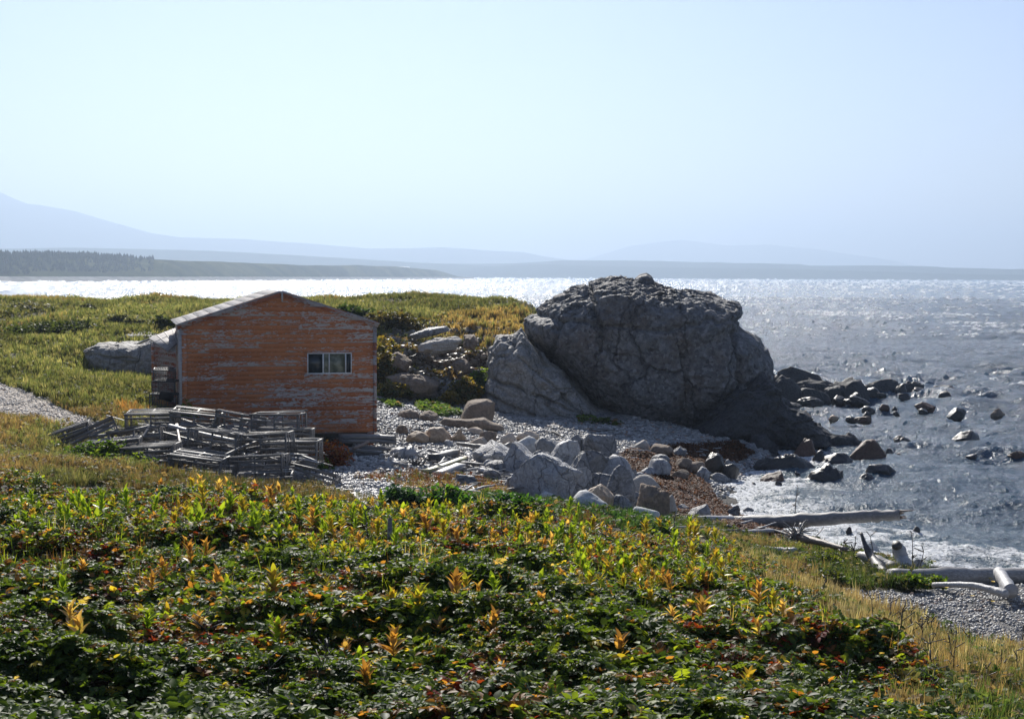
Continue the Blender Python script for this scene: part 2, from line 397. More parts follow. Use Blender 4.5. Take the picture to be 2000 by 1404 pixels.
# ---- patches of ground
FORE = wp([(-150, 962), (120, 950), (330, 952), (480, 975), (640, 985), (800, 1000), (1000, 1012), (1200, 1030), (1330, 1045), (1430, 1075), (1530, 1130), (1610, 1190), (1700, 1260), (1800, 1340), (1880, 1420), (1900, 1700), (-200, 1700)])
SEAWEED = wp([(1180, 900), (1230, 880), (1330, 868), (1440, 862), (1475, 885), (1440, 905), (1360, 925), (1385, 950), (1400, 975), (1440, 1000), (1500, 1030), (1600, 1068), (1560, 1080), (1440, 1040), (1330, 1010), (1250, 960), (1200, 930)])
TRACK = wp([(-200, 725), (0, 745), (100, 785), (180, 822), (240, 832), (240, 850), (170, 850), (100, 828), (0, 812), (-200, 800)])
ROAD = wp([(1640, 1150), (1800, 1160), (2000, 1140), (2300, 1150), (2300, 1330), (2050, 1290), (1900, 1245), (1760, 1205), (1650, 1180)])
SPIT = wp([(600, 905), (680, 905), (720, 925), (800, 950), (870, 975), (860, 992), (780, 985), (690, 968), (600, 950)])
HUMP = wp([(700, 938), (800, 925), (900, 935), (1000, 960), (1060, 990), (1200, 1018), (1200, 1035), (1000, 1012), (870, 985), (800, 955)])
BANK = wp([(1200, 1010), (1300, 1012), (1420, 1035), (1560, 1065), (1700, 1090), (1790, 1120), (1800, 1150), (1640, 1150), (1640, 1190), (1760, 1215), (1900, 1255), (2050, 1300), (2300, 1360), (2300, 1700), (1900, 1700), (1800, 1340), (1700, 1260), (1610, 1190), (1530, 1130), (1430, 1075), (1330, 1045)])
GREEN1 = wp([(730, 745), (790, 750), (805, 775), (735, 775)])
GREEN2 = wp([(812, 788), (850, 785), (880, 803), (905, 810), (860, 815), (820, 803)])
def jit(x, y, a=.5, s=3): return x + a * fbm2(x * .9, y * .9, s, 3), y + a * fbm2(x * .9, y * .9, s + 7, 3)
COL = np.zeros((len(gx), 3)); n1 = fbm2(gx * .35, gy * .35, 41, 4)[:, None]; n2 = fbm2(gx * 2.2, gy * 2.2, 45, 4)[:, None]; n3 = fbm2(gx * 7, gy * 7, 47, 3)[:, None]
def setc(mask, c, c2=None):
    c = np.array(c); v = c if c2 is None else c + (np.array(c2) - c) * np.clip(.5 + .5 * n1[mask] + .25 * n2[mask], 0, 1)
    COL[mask] = v * (1 + .22 * n2[mask] + .18 * n3[mask])
jx, jy = jit(gx, gy)
setc(np.ones(len(gx), bool), (.20, .195, .19), (.32, .31, .295))                      # shingle beach
sea_m = GH < .12; setc(sea_m, (.05, .047, .043), (.09, .085, .075))
jz = base + .25 * fbm2(gx * .5, gy * .5, 51, 4)
lineL = np.interp(gy, [0, 30, 38, 44, 50, 56, 60], [-400, 330, 330, 345, 520, 700, 735])
pj = 1000 + F * jx / jy
grassm = ((pj < lineL) & (gy > 20)) | ((gy > 58) & (jz > 2.15) & (pj < 1130)) | (gy > 70) & (base > .6)
setc(grassm, (.055, .06, .022), (.12, .10, .04))
setc(cliff > .35, (.10, .075, .05), (.17, .14, .11))
for P_, c, c2 in ((BANK, (.07, .065, .03), (.15, .12, .06)), (HUMP, (.06, .04, .025), (.1, .08, .03)), (FORE, (.022, .02, .012), (.04, .03, .018)),
                  (SEAWEED, (.055, .026, .012), (.10, .045, .02)), (TRACK, (.36, .31, .26), (.50, .44, .37)), (ROAD, (.2, .19, .175), (.30, .285, .26)), (SPIT, (.24, .23, .22), (.33, .32, .3))):
    setc(inpoly(jx, jy, P_), c, c2)
setc((gy < 22) & (pj > 2300), (.07, .065, .03), (.12, .1, .05))
COL = np.clip(COL, .005, .7)
idx = np.arange(NR * NC).reshape(NR, NC)
fq = np.stack([idx[:-1, :-1], idx[:-1, 1:], idx[1:, 1:], idx[1:, :-1]], -1).reshape(-1, 4)
m, nt, b = newmat('ground'); a = nt.nodes.new('ShaderNodeAttribute'); a.attribute_name = 'Col'; co = coords(nt)
v1 = voro(nt, co, 9.); v2 = voro(nt, co, 22.); vc = voro(nt, co, 12., out='Color')
sp = nt.nodes.new('ShaderNodeSeparateColor'); lk(nt, vc, sp.inputs[0])
c = mix(nt, .8, a.outputs['Color'], ramp(nt, sp.outputs[0], [(0., .45), (.6, 1.), (1., 1.6)]), 'MULTIPLY')
lk(nt, c, b.inputs['Base Color']); b.inputs['Roughness'].default_value = .85; b.inputs['Specular IOR Level'].default_value = .25
hh = mth(nt, 'ADD', mth(nt, 'ADD', v1, mth(nt, 'MULTIPLY', v2, .5)), noise(nt, co, 5, 5))
bump(nt, hh, .9, .06, b)
tag(link('ground', mesh('ground', np.stack([gx, gy, GH], -1), fq[:, ::-1], m, COL, True)), kind='structure')
# ground the camera stands on and land behind it
bx = np.linspace(-60, 60, 41); by = np.linspace(-60, 3.2, 26); BX, BY = np.meshgrid(bx, by)
rr = np.hypot(BX, BY); BZ = np.where(rr < 3, 5.1, 5.2 + .04 * np.abs(BY)) - .04 * np.maximum(BX, 0) + .02 * np.maximum(-BX, 0)
bz = np.array([min(z, float(Hs(x, y)) - .15) if (y > 0 and math.hypot(x, y) > 2.3) else z for x, y, z in zip(BX.ravel(), BY.ravel(), BZ.ravel())])
ii = np.arange(BX.size).reshape(BX.shape); f2 = np.stack([ii[:-1, :-1], ii[:-1, 1:], ii[1:, 1:], ii[1:, :-1]], -1).reshape(-1, 4)
tag(link('hillside', mesh('hillside', np.stack([BX.ravel(), BY.ravel(), bz], -1), f2, m, np.tile([.05, .055, .025], (BX.size, 1)), True)), kind='structure')

# ------------------------------------------------------------ sea
def water():
    nr, nc = 1000, 760
    lr = np.concatenate([np.linspace(math.log(22), math.log(500), 860)[:-1], np.linspace(math.log(500), math.log(16000), 141)])
    uu = np.linspace(-1, 1, nc); t = R(24) * uu + R(40) * uu ** 7
    r = np.exp(lr)[:, None]; X = (r * np.sin(t)).ravel(); Y = (r * np.cos(t)).ravel(); D = (r + 0 * t).ravel()
    step = D * .0037
    Z = np.zeros(len(X)); rg = np.random.default_rng(3)
    gust = .75 + .4 * fbm2(X * .02, Y * .02, 71, 3)
    for k in range(46):
        lam = .7 * (14 / .7) ** rg.random(); ang = R(-125 + rg.normal() * 32); kx, ky = math.sin(ang), math.cos(ang)
        amp = .0065 * lam ** .85 * (1 if lam < 7 else .6)
        ph = 2 * math.pi * ((X * kx + Y * ky) / lam + rg.random()) + 1.4 * vn(np.stack([X * .13, Y * .13, np.full_like(X, k * 3.1)], -1), k)
        w = ss(2.2, 5, lam / step)
        s_ = np.sin(ph); Z += amp * (1 if lam < 4 else .55) * w * (s_ + .28 * np.cos(2 * ph)) * gust
    for k in range(8):
        lam = .42 * 1.8 ** k; w = ss(1.5, 3., lam / step); ca, sa = math.cos(.35 + .2 * math.sin(k * 2.)), math.sin(.35 + .2 * math.sin(k * 2.))
        q = np.stack([(X * ca + Y * sa) / lam / 1.9 + k * 11, (-X * sa + Y * ca) / lam, np.full_like(X, k * 5.3)], -1)
        Z += .17 * lam * w * gust * (.35 - np.abs(vn(q, 300 + k))) * (1 if lam < 2.5 else .38 if lam < 6 else .12)
    Z += .13 * step * rg.normal(size=len(X)) * (.7 + .3 * ss(.1, .6, fbm2(X * .08, Y * .16, 73, 4) + .4))
    H = np.where(D < 160, Hs(X, Y), -5)
    shal = ss(-1.3, -.1, H)
    Z *= 1 - .55 * shal
    # breaking swell and foam along the shore
    nf = fbm2(X * .55, Y * .9, 81, 5, .62); nf2 = fbm2(X * 2.5, Y * 3.5, 85, 4, .6)
    foam = np.clip(ss(-.46, -.08, H + .26 * nf) * 1.1, 0, 1) * ss(-.5, .5, nf2 + .55 + .6 * ss(-.3, -.02, H))
    west = ss(1350, 1420, 1000 + F * X / Y) * (1 - ss(1560, 1640, 1000 + F * X / Y)) * ss(36, 39, Y) * (1 - ss(48, 54, Y))
    foam = np.clip(foam * 1.25, 0, 1); foam = np.maximum(foam, west * ss(-.1, .35, nf + .55 * nf2) * ss(-.75, -.2, H) * .9)
    surf = np.exp(-((H + .42) / .16) ** 2) * ss(-.1, .5, nf + .3) * (D < 60)
    Z += .10 * surf * (.6 + .4 * nf2); foam = np.maximum(foam, surf * ss(-.3, .3, nf2))
    crest = ss(.24, .42, Z) * ss(-.2, .3, nf2) * (D > 45)
    foam = np.maximum(foam, crest * .85)
    c = np.zeros((len(X), 3)); c[:, 0] = foam; c[:, 1] = shal
    ix = np.arange(len(lr) * nc).reshape(len(lr), nc)
    f = np.stack([ix[:-1, :-1], ix[1:, :-1], ix[1:, 1:], ix[:-1, 1:]], -1).reshape(-1, 4)
    f = f[~((H[f].min(1) > .6) & (D[f].max(1) < 150))]
    m, nt, b = newmat('sea_water'); a = nt.nodes.new('ShaderNodeAttribute'); a.attribute_name = 'Col'
    s = nt.nodes.new('ShaderNodeSeparateColor'); lk(nt, a.outputs['Color'], s.inputs[0])
    co = coords(nt, 'Object'); cs = coords(nt, 'Object', (1, 1.6, 1)); cf = coords(nt, 'Object', (.03, .05, .03))
    deep = mix(nt, s.outputs[1], (.03, .075, .125), (.07, .12, .15))
    foamn = noise(nt, co, 7, 5, .7); fm = mth(nt, 'MULTIPLY', s.outputs[0], ramp(nt, foamn, [(.38, .0), (.5, 1.5)]))
    fm = mth(nt, 'MINIMUM', fm, 1.)
    lk(nt, mix(nt, fm, deep, (.9, .92, .93)), b.inputs['Base Color'])
    lk(nt, ramp(nt, fm, [(0., .2), (1., .6)]), b.inputs['Roughness']); b.inputs['IOR'].default_value = 1.33
    n1 = noise(nt, cs, 1.1, 4, .6); n2 = noise(nt, cs, 4.2, 4, .65, .3); n3 = noise(nt, cf, 6, 5, .65)
    p = bump(nt, n1, 1., .25, None); p = bump(nt, n2, 1., .2, None, p); p = bump(nt, noise(nt, cs, 13, 3, .6), 1., .05, None, p)
    bump(nt, mth(nt, 'MULTIPLY', mth(nt, 'MULTIPLY', foamn, fm), 1.), .8, .12, b, p)
    o = link('sea', mesh('sea', np.stack([X, Y, Z], -1), f, m, c, True)); tag(o, kind='structure')
    return o
water()

# ------------------------------------------------------------ far land
def spline(pts, n):
    xs = np.array([p[0] for p in pts], float); ys = np.array([p[1] for p in pts], float); q = np.linspace(xs[0], xs[-1], n); return q, np.interp(q, xs, ys)
def ridge(name, top, dist, depth, mat_, seed, n=500, rough=.05, base_py=None, cols=None, toe=.0):
    """a body of land with a front slope, a rounded top and a back slope; dist may vary along it"""
    q, ty = spline(top, n); d = np.interp(q, [a for a, b in dist], [b for a, b in dist])
    hgt = np.array([PD(a, b, c)[2] for a, b, c in zip(q, ty, d + depth * .45)]); hgt = np.maximum(hgt, .6)
    prof = [(0, -.02), (.02, .04), (.06, .16), (.12, .36), (.2, .6), (.28, .8), (.36, .93), (.45, 1.), (.6, .98), (.8, .8), (1., -.05)]
    V = []
    for t, h in prof:
        for i in range(n):
            x = (q[i] - 1000) / F * (d[i] + depth * t); yy = d[i] + depth * t
            V.append((x, yy, h * hgt[i]))
    V = np.array(V); k = len(prof)
    amp = hgt.mean() * rough
    mid = np.repeat(np.array([min(1, 4 * h * (1 - h)) + .15 for t, h in prof]), n)
    sc = 5 / depth
    V[:, 2] += amp * 2.4 * mid * fbm(V * np.array([sc * 2.2, sc * .5, 0]), seed, 5)
    ix = np.arange(k * n).reshape(k, n); f = np.stack([ix[:-1, :-1], ix[:-1, 1:], ix[1:, 1:], ix[1:, :-1]], -1).reshape(-1, 4)
    o = link(name, mesh(name, V, f, mat_, None, True)); return o
def land_mat(name, a_, b_, sc, c3=None):
    m, nt, b = newmat(name); co = coords(nt)
    c = ramp(nt, noise(nt, co, sc, 8, .65), [(.35, a_), (.65, b_)])
    if c3: c = mix(nt, ramp(nt, noise(nt, co, sc * .4, 4), [(.5, 0.), (.6, 1.)]), c, c3)
    lk(nt, c, b.inputs['Base Color']); b.inputs['Roughness'].default_value = 1; b.inputs['Specular IOR Level'].default_value = 0
    return m
lm1 = land_mat('headland_turf', (.035, .05, .02), (.12, .12, .05), .02, (.05, .06, .03))
lm2 = land_mat('far_woods', (.03, .045, .03), (.06, .075, .045), .002)
HD = [(-700, 900), (0, 1250), (320, 1500), (600, 2000), (780, 2500), (910, 3000)]
tag(ridge('headland', [(-700, 485), (0, 497), (100, 497), (250, 503), (340, 509), (430, 511), (500, 514), (600, 519), (700, 518), (780, 521), (850, 527), (880, 536), (900, 541), (910, 543)], HD, 300, lm1, 3, 900, .07), kind='structure')
# stony foreshore under the headland
q = np.linspace(-700, 925, 300); dd = np.interp(q, [a for a, b in HD], [b for a, b in HD]); V = []
for off, z in ((-45, -.3), (-35, .5), (0, 3.2), (14, 4.5)):
    for i in range(300): V.append(((q[i] - 1000) / F * (dd[i] + off), dd[i] + off, z))
ix = np.arange(1200).reshape(4, 300); f = np.stack([ix[:-1, :-1], ix[:-1, 1:], ix[1:, 1:], ix[1:, :-1]], -1).reshape(-1, 4)
tag(link('foreshore', mesh('foreshore', V, f, land_mat('foreshore_stones', (.2, .2, .19), (.4, .39, .37), .1), None, True)), kind='structure')
tag(ridge('mountain', [(-900, 390), (-300, 372), (-80, 366), (0, 374), (25, 386), (55, 398), (80, 400), (150, 413), (210, 431), (300, 456), (350, 464), (480, 467), (560, 473), (620, 477), (720, 486), (800, 485), (860, 483), (960, 490), (1020, 492), (1060, 501), (1110, 508), (1200, 520), (1300, 535)], [(-900, 6000), (1300, 7500)], 2600, lm2, 8, 700, .012), kind='structure')
tag(ridge('far_hills', [(-900, 500), (0, 486), (150, 484), (300, 487), (420, 490), (600, 500), (800, 512), (900, 517), (1000, 522), (1150, 540)], [(-900, 3600), (1150, 4600)], 900, lm2, 12, 700, .03), kind='structure')
tag(ridge('far_shore', [(700, 530), (840, 516), (900, 515), (1000, 515), (1100, 508), (1250, 509), (1330, 511), (1400, 513), (1560, 516), (1580, 519), (1700, 519), (1800, 520), (1860, 523), (1950, 525), (2050, 527), (2800, 533)], [(700, 5000), (1500, 4700), (2800, 4300)], 900, lm2, 16, 1400, .05), kind='structure')
tag(ridge('near_far_shore', [(700, 536), (900, 523), (1050, 516), (1300, 522), (1500, 524), (1700, 530), (1900, 536), (2800, 545)], [(700, 4500), (2800, 4000)], 500, lm2, 19, 900, .04), kind='structure')
tag(ridge('faint_mountain', [(1100, 520), (1230, 480), (1330, 468), (1420, 480), (1500, 478), (1600, 488), (1750, 510), (1850, 540)], [(1100, 10500), (1850, 10500)], 2500, lm2, 22, 300, .03), kind='structure')

# spruce wood on the headland: one far-off mass
def cone_t(n=6):
    v = [(0, 0, 1)]; f = []
    for z, r in ((.15, .3), (.55, .17)):
        for i in range(n): v.append((r * math.cos(i * 2 * math.pi / n), r * math.sin(i * 2 * math.pi / n), z))
    for i in range(n): 
        a, b_ = 1 + i, 1 + (i + 1) % n; f += [(a, b_, b_ + n), (a, b_ + n, a + n), (a + n, b_ + n, 0)]
    return np.array(v, float), np.array(f)
def inst(tv, tf, pos, M, sc):
    """copies of a template: M (N,3,3) rotations, sc (N,) or (N,3)"""
    sc = np.asarray(sc, float); sc = sc[:, None, None] if sc.ndim == 1 else sc[:, None, :]
    v = np.einsum('nij,nvj->nvi', M, tv[None] * sc) + pos[:, None]
    f = tf[None] + (np.arange(len(pos)) * len(tv))[:, None, None]
    return v.reshape(-1, 3), f.reshape(-1, tf.shape[1])
def rotz(a):
    c, s = np.cos(a), np.sin(a); z = np.zeros_like(a); o = np.ones_like(a)
    return np.stack([np.stack([c, -s, z], -1), np.stack([s, c, z], -1), np.stack([z, z, o], -1)], -2)
def rotx(a):
    c, s = np.cos(a), np.sin(a); z = np.zeros_like(a); o = np.ones_like(a)
    return np.stack([np.stack([o, z, z], -1), np.stack([z, c, -s], -1), np.stack([z, s, c], -1)], -2)
def roty(a):
    c, s = np.cos(a), np.sin(a); z = np.zeros_like(a); o = np.ones_like(a)
    return np.stack([np.stack([c, z, s], -1), np.stack([z, o, z], -1), np.stack([-s, z, c], -1)], -2)
hl = bpy.data.objects['headland']; hv = np.array([v.co[:] for v in hl.data.vertices]).reshape(11, 900, 3)
N = 5200; q = rng.integers(0, 899, N * 3); 
wq = np.linspace(-700, 910, 900)[q]; t = rng.random(N * 3) * 4.5 + 3.2
keep = rng.random(N * 3) < np.where(wq < 250, 1, np.where(wq < 300, .35, 0)) * np.where(t > 5.5, 1, .55); q, t = q[keep][:N], t[keep][:N]
i0 = t.astype(int); fr = (t - i0)[:, None]; pos = hv[i0, q] * (1 - fr) + hv[np.minimum(i0 + 1, 10), q] * fr
tv, tf = cone_t(); s = rng.uniform(3, 5.5, len(pos)) * np.where(rng.random(len(pos)) < .15, 1.3, 1) ; v, f = inst(tv, tf, pos - np.array([0, 0, .8]), rotz(rng.random(len(pos)) * 6), np.stack([s * .9, s * .9, s], -1))
tag(link('forest', mesh('forest', v, f, land_mat('spruce', (.02, .032, .015), (.045, .06, .03), .05))), 'dark spruce wood covering the slope and brow of the headland across the water at left', 'forest', kind='stuff')

# pale low buildings on the headland
mb = MB(); c0 = PD(775, 524, 2750); c0[2] -= 2
mb.box((0, 0, 1.2), (50, 12, 2.6)); bo = empty('farm_building', c0)
mb.build('wall', newmat('white_wall')[0], bo)
mb = MB(); mb.add([(-26, -8, 2.5), (26, -8, 2.5), (26, 8, 2.5), (-26, 8, 2.5), (-24, 0, 5), (24, 0, 5)], [[0, 1, 5, 4], [2, 3, 4, 5], [3, 2, 1, 0]], [[1, 2, 5], [3, 0, 4]])
mr, nt, b = newmat('pale_roof'); b.inputs['Base Color'].default_value = (.8, .8, .8, 1); mb.build('roof', mr, bo)
tag(bo, 'long low white-roofed building on top of the distant green headland', 'building')
# ------------------------------------------------------------ rocks
def ico(sub):
    bm = bmesh.new(); bmesh.ops.create_icosphere(bm, subdivisions=sub, radius=1)
    v = np.array([a.co[:] for a in bm.verts]); f = np.array([[a.index for a in q.verts] for q in bm.faces]); bm.free()
    return v / np.linalg.norm(v, axis=1)[:, None], f
ICO = {k: ico(k) for k in (1, 2, 3, 4, 5, 6)}
def rock_verts(seed, sub=4, style='round'):
    v, f = ICO[sub]; rg = np.random.default_rng(seed); p = v.copy()
    if style == 'round':
        p *= (1 + .16 * fbm(v * 1.1 + seed * 3.1, seed, 3))[:, None]
        for k in range(7):
            n = rg.normal(size=3); n /= np.linalg.norm(n); h = rg.uniform(.6, .88); e = np.maximum(p @ n - h, 0); p -= (e * .85)[:, None] * n
        p *= (1 + .03 * fbm(v * 4 + seed, seed + 5, 4, .6))[:, None]
    elif style == 'angular':
        p *= (1 + .12 * fbm(v * 1.2 + seed * 3.1, seed, 3))[:, None]
        for k in range(17):
            n = rg.normal(size=3); n /= np.linalg.norm(n); h = rg.uniform(.42, .72); e = np.maximum(p @ n - h, 0); p -= (e * .98)[:, None] * n
        p += v * (.035 * fbm(p * 3.2 + seed, seed + 5, 4, .6))[:, None]
        p += v * (-.05 * np.maximum(0, .10 - np.abs(vn(p * 1.9 + seed, seed + 9))) / .10)[:, None]
    elif style == 'hump':
        p *= (1 + .22 * fbm(v * 1.3 + seed * 1.7, seed, 3, .55) + .05 * fbm(v * 5 + seed, seed + 5, 4, .65))[:, None]
        for k in range(8):
            n = rg.normal(size=3); n /= np.linalg.norm(n); h = rg.uniform(.5, .8); e = np.maximum(p @ n - h, 0); p -= (e * .9)[:, None] * n
        p *= (1 + .04 * fbm(p * 4.2 + seed, seed + 8, 4, .65))[:, None]
    else:                                   # crag
        q = p * np.array([1, 1, 1.])
        r = fbm(q * 1.5 + seed * 1.7, seed, 6, .6); rid = 1 - 2 * np.abs(fbm(q * 2.4 + seed, seed + 3, 4, .55))
        p *= (1 + .25 * r + .12 * rid)[:, None]
        for k in range(5):
            n = rg.normal(size=3); n /= np.linalg.norm(n); h = rg.uniform(.6, .85); e = np.maximum(p @ n - h, 0); p -= (e * .8)[:, None] * n
    lo, hi = p.min(0), p.max(0); return (p - (lo + hi) / 2) / (hi - lo), f
NROCK = [100]
def rock(name, x0, x1, yt, yb, mat_, label, style='round', group=None, cat='boulder', depth=.8, sea=False, sink=.5, tilt=0, sub=4, d=None, yaw=None, top=None):
    NROCK[0] += 7; seed = NROCK[0]; rg = np.random.default_rng(seed)
    if name == 'boulder' and 925 < x0 < 1260 and yb > 880: w_ = (x1 - x0) * .09; x0 -= w_; x1 += w_; yt -= (yb - yt) * .10
    xc = (x0 + x1) / 2
    if d is None:
        g = cast([xc], [yb], 0. if sea else None)[0]
    else: g = PD(xc, yb, d)
    d_ = g[1]; w = (x1 - x0) * d_ / F; h = (yb - yt) * d_ / F
    D = w * depth; yc = d_ + D * .42
    v, f = rock_verts(seed, sub, style)
    a = rg.uniform(0, 6) if yaw is None else yaw
    v = v @ np.array(Euler((rg.normal() * .12, tilt, 0)).to_matrix()).T
    lo, hi = v.min(0), v.max(0); v = (v - (lo + hi) / 2) / (hi - lo)
    if style == 'hump': v[:, :2] *= (1 - .3 * v[:, 2:3]); h *= .82 if x1 - x0 < 60 else .95
    H = h * (1 + sink) * 1.06
    v = v * np.array([w * yc / d_ * 1.0, D, H]) + np.array([0, 0, H * .5])
    zc = g[2] - h * sink
    o = link(name, mesh(name, v, f, MT[mat_], None, True), None, ((xc - 1000) / F * yc, yc, zc))
    return tag(o, label, cat, group)

# big outline rocks: an outline of the mass as seen along the shore, given its own distance, depth and relief
def mass(name, poly, d, front, back, mat_, seed, cx=None, cy=None, nt_=300, npv=130, amp=.3, ex=.55, cracks=(), lean=0., parent=None, loc=(0, 0, 0), crumbly=None, fine=.07, under=0):
    poly = np.array(poly, float); cx = poly[:, 0].mean() if cx is None else cx; cy = poly[:, 1].mean() if cy is None else cy
    ang = np.arctan2(-(poly[:, 1] - cy), poly[:, 0] - cx)
    th_ = np.linspace(-math.pi, math.pi, nt_, endpoint=False)
    seg = np.concatenate([poly, poly[:1]]); rad = np.zeros(nt_)
    for i, t in enumerate(th_):
        dx, dy = math.cos(t), -math.sin(t)
        for (ax, ay), (bx_, by_) in zip(seg[:-1], seg[1:]):
            ex_, ey_ = bx_ - ax, by_ - ay; den = dx * ey_ - dy * ex_
            if abs(den) < 1e-9: continue
            tt = ((ax - cx) * ey_ - (ay - cy) * ex_) / den; uu_ = ((ax - cx) * dy - (ay - cy) * dx) / den
            if tt > 0 and -1e-6 <= uu_ <= 1 + 1e-6: rad[i] = max(rad[i], tt)
    ph = np.linspace(-math.pi / 2, math.pi / 2, npv)
    V = []; PX = []
    for p_ in ph:
        cr = max(math.cos(p_), 0) ** ex; s_ = math.sin(p_); dep = (front if s_ < 0 else back) * s_
        px = cx + np.cos(th_) * rad * cr; py = cy - np.sin(th_) * rad * cr
        PX.append(np.stack([px, py], -1))
        yy = d + dep + lean * (py - cy) / F * d
        x = (px - 1000) / F * d; hz = 539.5 + (px - 1000) * .0049; z = CAMZ - (py - hz) / F * d
        V.append(np.stack([x, yy + 0 * x, z], -1))
    V = np.concatenate(V); PX = np.concatenate(PX)
    ix = np.arange(npv * nt_).reshape(npv, nt_)
    f = np.stack([ix[:-1], np.roll(ix[:-1], -1, 1), np.roll(ix[1:], -1, 1), ix[1:]], -1).reshape(-1, 4)
    c = V.mean(0); nrm = V - c; nrm[:, 1] *= 1.6; nrm /= np.linalg.norm(nrm, axis=1)[:, None] + 1e-6
    sh = np.repeat(np.abs(np.sin(ph)) < .995, nt_)
    q = V
    dsp = amp * fbm(q * .33 + seed, seed, 4, .5) + fine * fbm(q * 1.6 + seed, seed + 4, 5, .62)
    rdg = np.abs(vn(q * np.array([.55, .55, .8]) + seed * 2.3, seed + 11)); dsp -= amp * .55 * np.maximum(0, .09 - rdg) / .09
    if crumbly is not None:
        k = ss(crumbly - .5, crumbly + .9, q[:, 2] + .5 * fbm(q * .6, seed, 2)); dsp += k * (.08 * fbm(q * 1.5, seed + 7, 3, .6) + .055 * fbm(q * 5.2, seed + 8, 4, .7) - .08)
    fr = np.repeat(np.sin(ph) < .25, nt_)
    for line, wdt, dp in cracks:
        wob = 4 * fbm(np.stack([PX[:, 0] * .05, PX[:, 1] * .05, np.zeros(len(PX))], -1), seed + 2, 3)
        s_ = segdist(PX[:, 0] + wob, PX[:, 1] + wob, line); dsp -= fr * dp * np.exp(-(s_ / wdt) ** 2)
    V = V + nrm * dsp[:, None]
    if under: V[:, 1] += under * ss(2.6, .6, V[:, 2]) * fr * ss(1100, 1200, PX[:, 0]) 
    loc = np.array(loc)
    return link(name, mesh(name, V - loc, f, MT[mat_], None, True), parent, loc if parent is None else None)

LOC = np.array(PD(1250, 835, 60)); LOC[2] = 1.
st = empty('sea_stack', LOC); tag(st, 'huge dark grey dome of rock at the end of the grassy point', 'rock outcrop')
main = [(1024, 640), (1024, 624), (1042, 610), (1062, 594), (1085, 578), (1110, 565), (1140, 553), (1165, 545), (1207, 538), (1245, 545), (1285, 549), (1314, 555), (1356, 566), (1384, 578), (1415, 590), (1437, 596), (1442, 610), (1435, 628), (1437, 638), (1459, 647), (1480, 659), (1496, 680), (1510, 708), (1512, 730), (1506, 750), (1495, 790), (1500, 860), (1380, 862), (1250, 858), (1190, 835), (1140, 775), (1095, 722), (1056, 688), (1028, 656)]
crk = [([(1018, 606), (1060, 612), (1090, 624), (1130, 621), (1160, 627), (1250, 634), (1300, 636), (1350, 622), (1440, 622)], 4.5, .2), ([(1142, 548), (1147, 600), (1157, 626), (1158, 676)], 3., .3),
       ([(1088, 625), (1080, 655), (1068, 695)], 3.5, .3), ([(1300, 660), (1316, 700), (1318, 780)], 3., .18), ([(1410, 640), (1416, 690), (1420, 735), (1385, 790), (1360, 850)], 5, .35), ([(1478, 670), (1478, 740)], 3.5, .22)]
mass('rock_face', main, 61.5, 4.6, 7.5, 'stack', 5, 1250, 700, 520, 260, .20, .5, crk, parent=st, loc=LOC, crumbly=5.3, fine=.085, under=.9)
slab = [(948, 728), (947, 700), (956, 672), (968, 656), (1000, 650), (1018, 640), (1040, 670), (1065, 700), (1100, 728), (1140, 772), (1180, 812), (1215, 830), (1230, 850), (1100, 850), (960, 840), (925, 805), (932, 778), (938, 745)]
mass('rock_slab', slab, 58.6, 2.0, 5, 'slab', 15, 1030, 765, 360, 150, .28, .5, [([(960, 735), (1010, 750), (1060, 770), (1120, 800)], 3, .25), ([(930, 760), (975, 778), (1040, 800)], 3, .25), ([(1100, 770), (1130, 800), (1160, 812)], 5, .5), ([(1010, 690), (1060, 730), (1100, 765)], 2.5, .15)], parent=st, loc=LOC, fine=.13)
foot = [(1395, 800), (1440, 765), (1490, 742), (1520, 752), (1518, 775), (1540, 790), (1565, 800), (1580, 822), (1612, 842), (1625, 870), (1560, 876), (1480, 872), (1400, 870), (1330, 866), (1350, 835)]
mass('rock_foot', foot, 58.0, 2.2, 5, 'foot', 25, 1480, 825, 300, 120, .3, .55, parent=st, loc=LOC, fine=.2)
tp = [(1237, 560), (1241, 545), (1250, 538), (1260, 535), (1270, 541), (1276, 550), (1276, 562)]
mass('rock_knob', tp, 60.5, .5, .6, 'stack', 35, 1257, 550, 60, 30, .03, .7, parent=st, loc=LOC, fine=.02)

out = [(170, 684), (200, 671), (240, 667), (275, 668), (300, 660), (330, 650), (420, 640), (450, 720), (400, 790), (320, 790), (280, 780), (240, 765), (205, 740), (180, 710)]
o = mass('rock_outcrop', out, 57.2, 1.6, 3.5, 'slab', 45, 300, 700, 260, 90, .34, .5, [([(190, 690), (250, 695), (300, 715)], 2, .15), ([(245, 672), (260, 690), (250, 712)], 2, .12)], loc=PD(300, 700, 57.5), fine=.09)
tag(o, 'bare grey rock outcrop in the green slope just left of the shed annex', 'rock outcrop')
o = mass('rock_outcrop', [(225, 664), (250, 652), (275, 650), (310, 655), (330, 668), (300, 676), (250, 672)], 62, .8, 1.2, 'slab', 47, 280, 663, 120, 50, .1, .5, loc=PD(280, 664, 62), fine=.08)
tag(o, 'small fractured rock ledge half buried in grass, above the bare outcrop by the annex', 'rock outcrop')
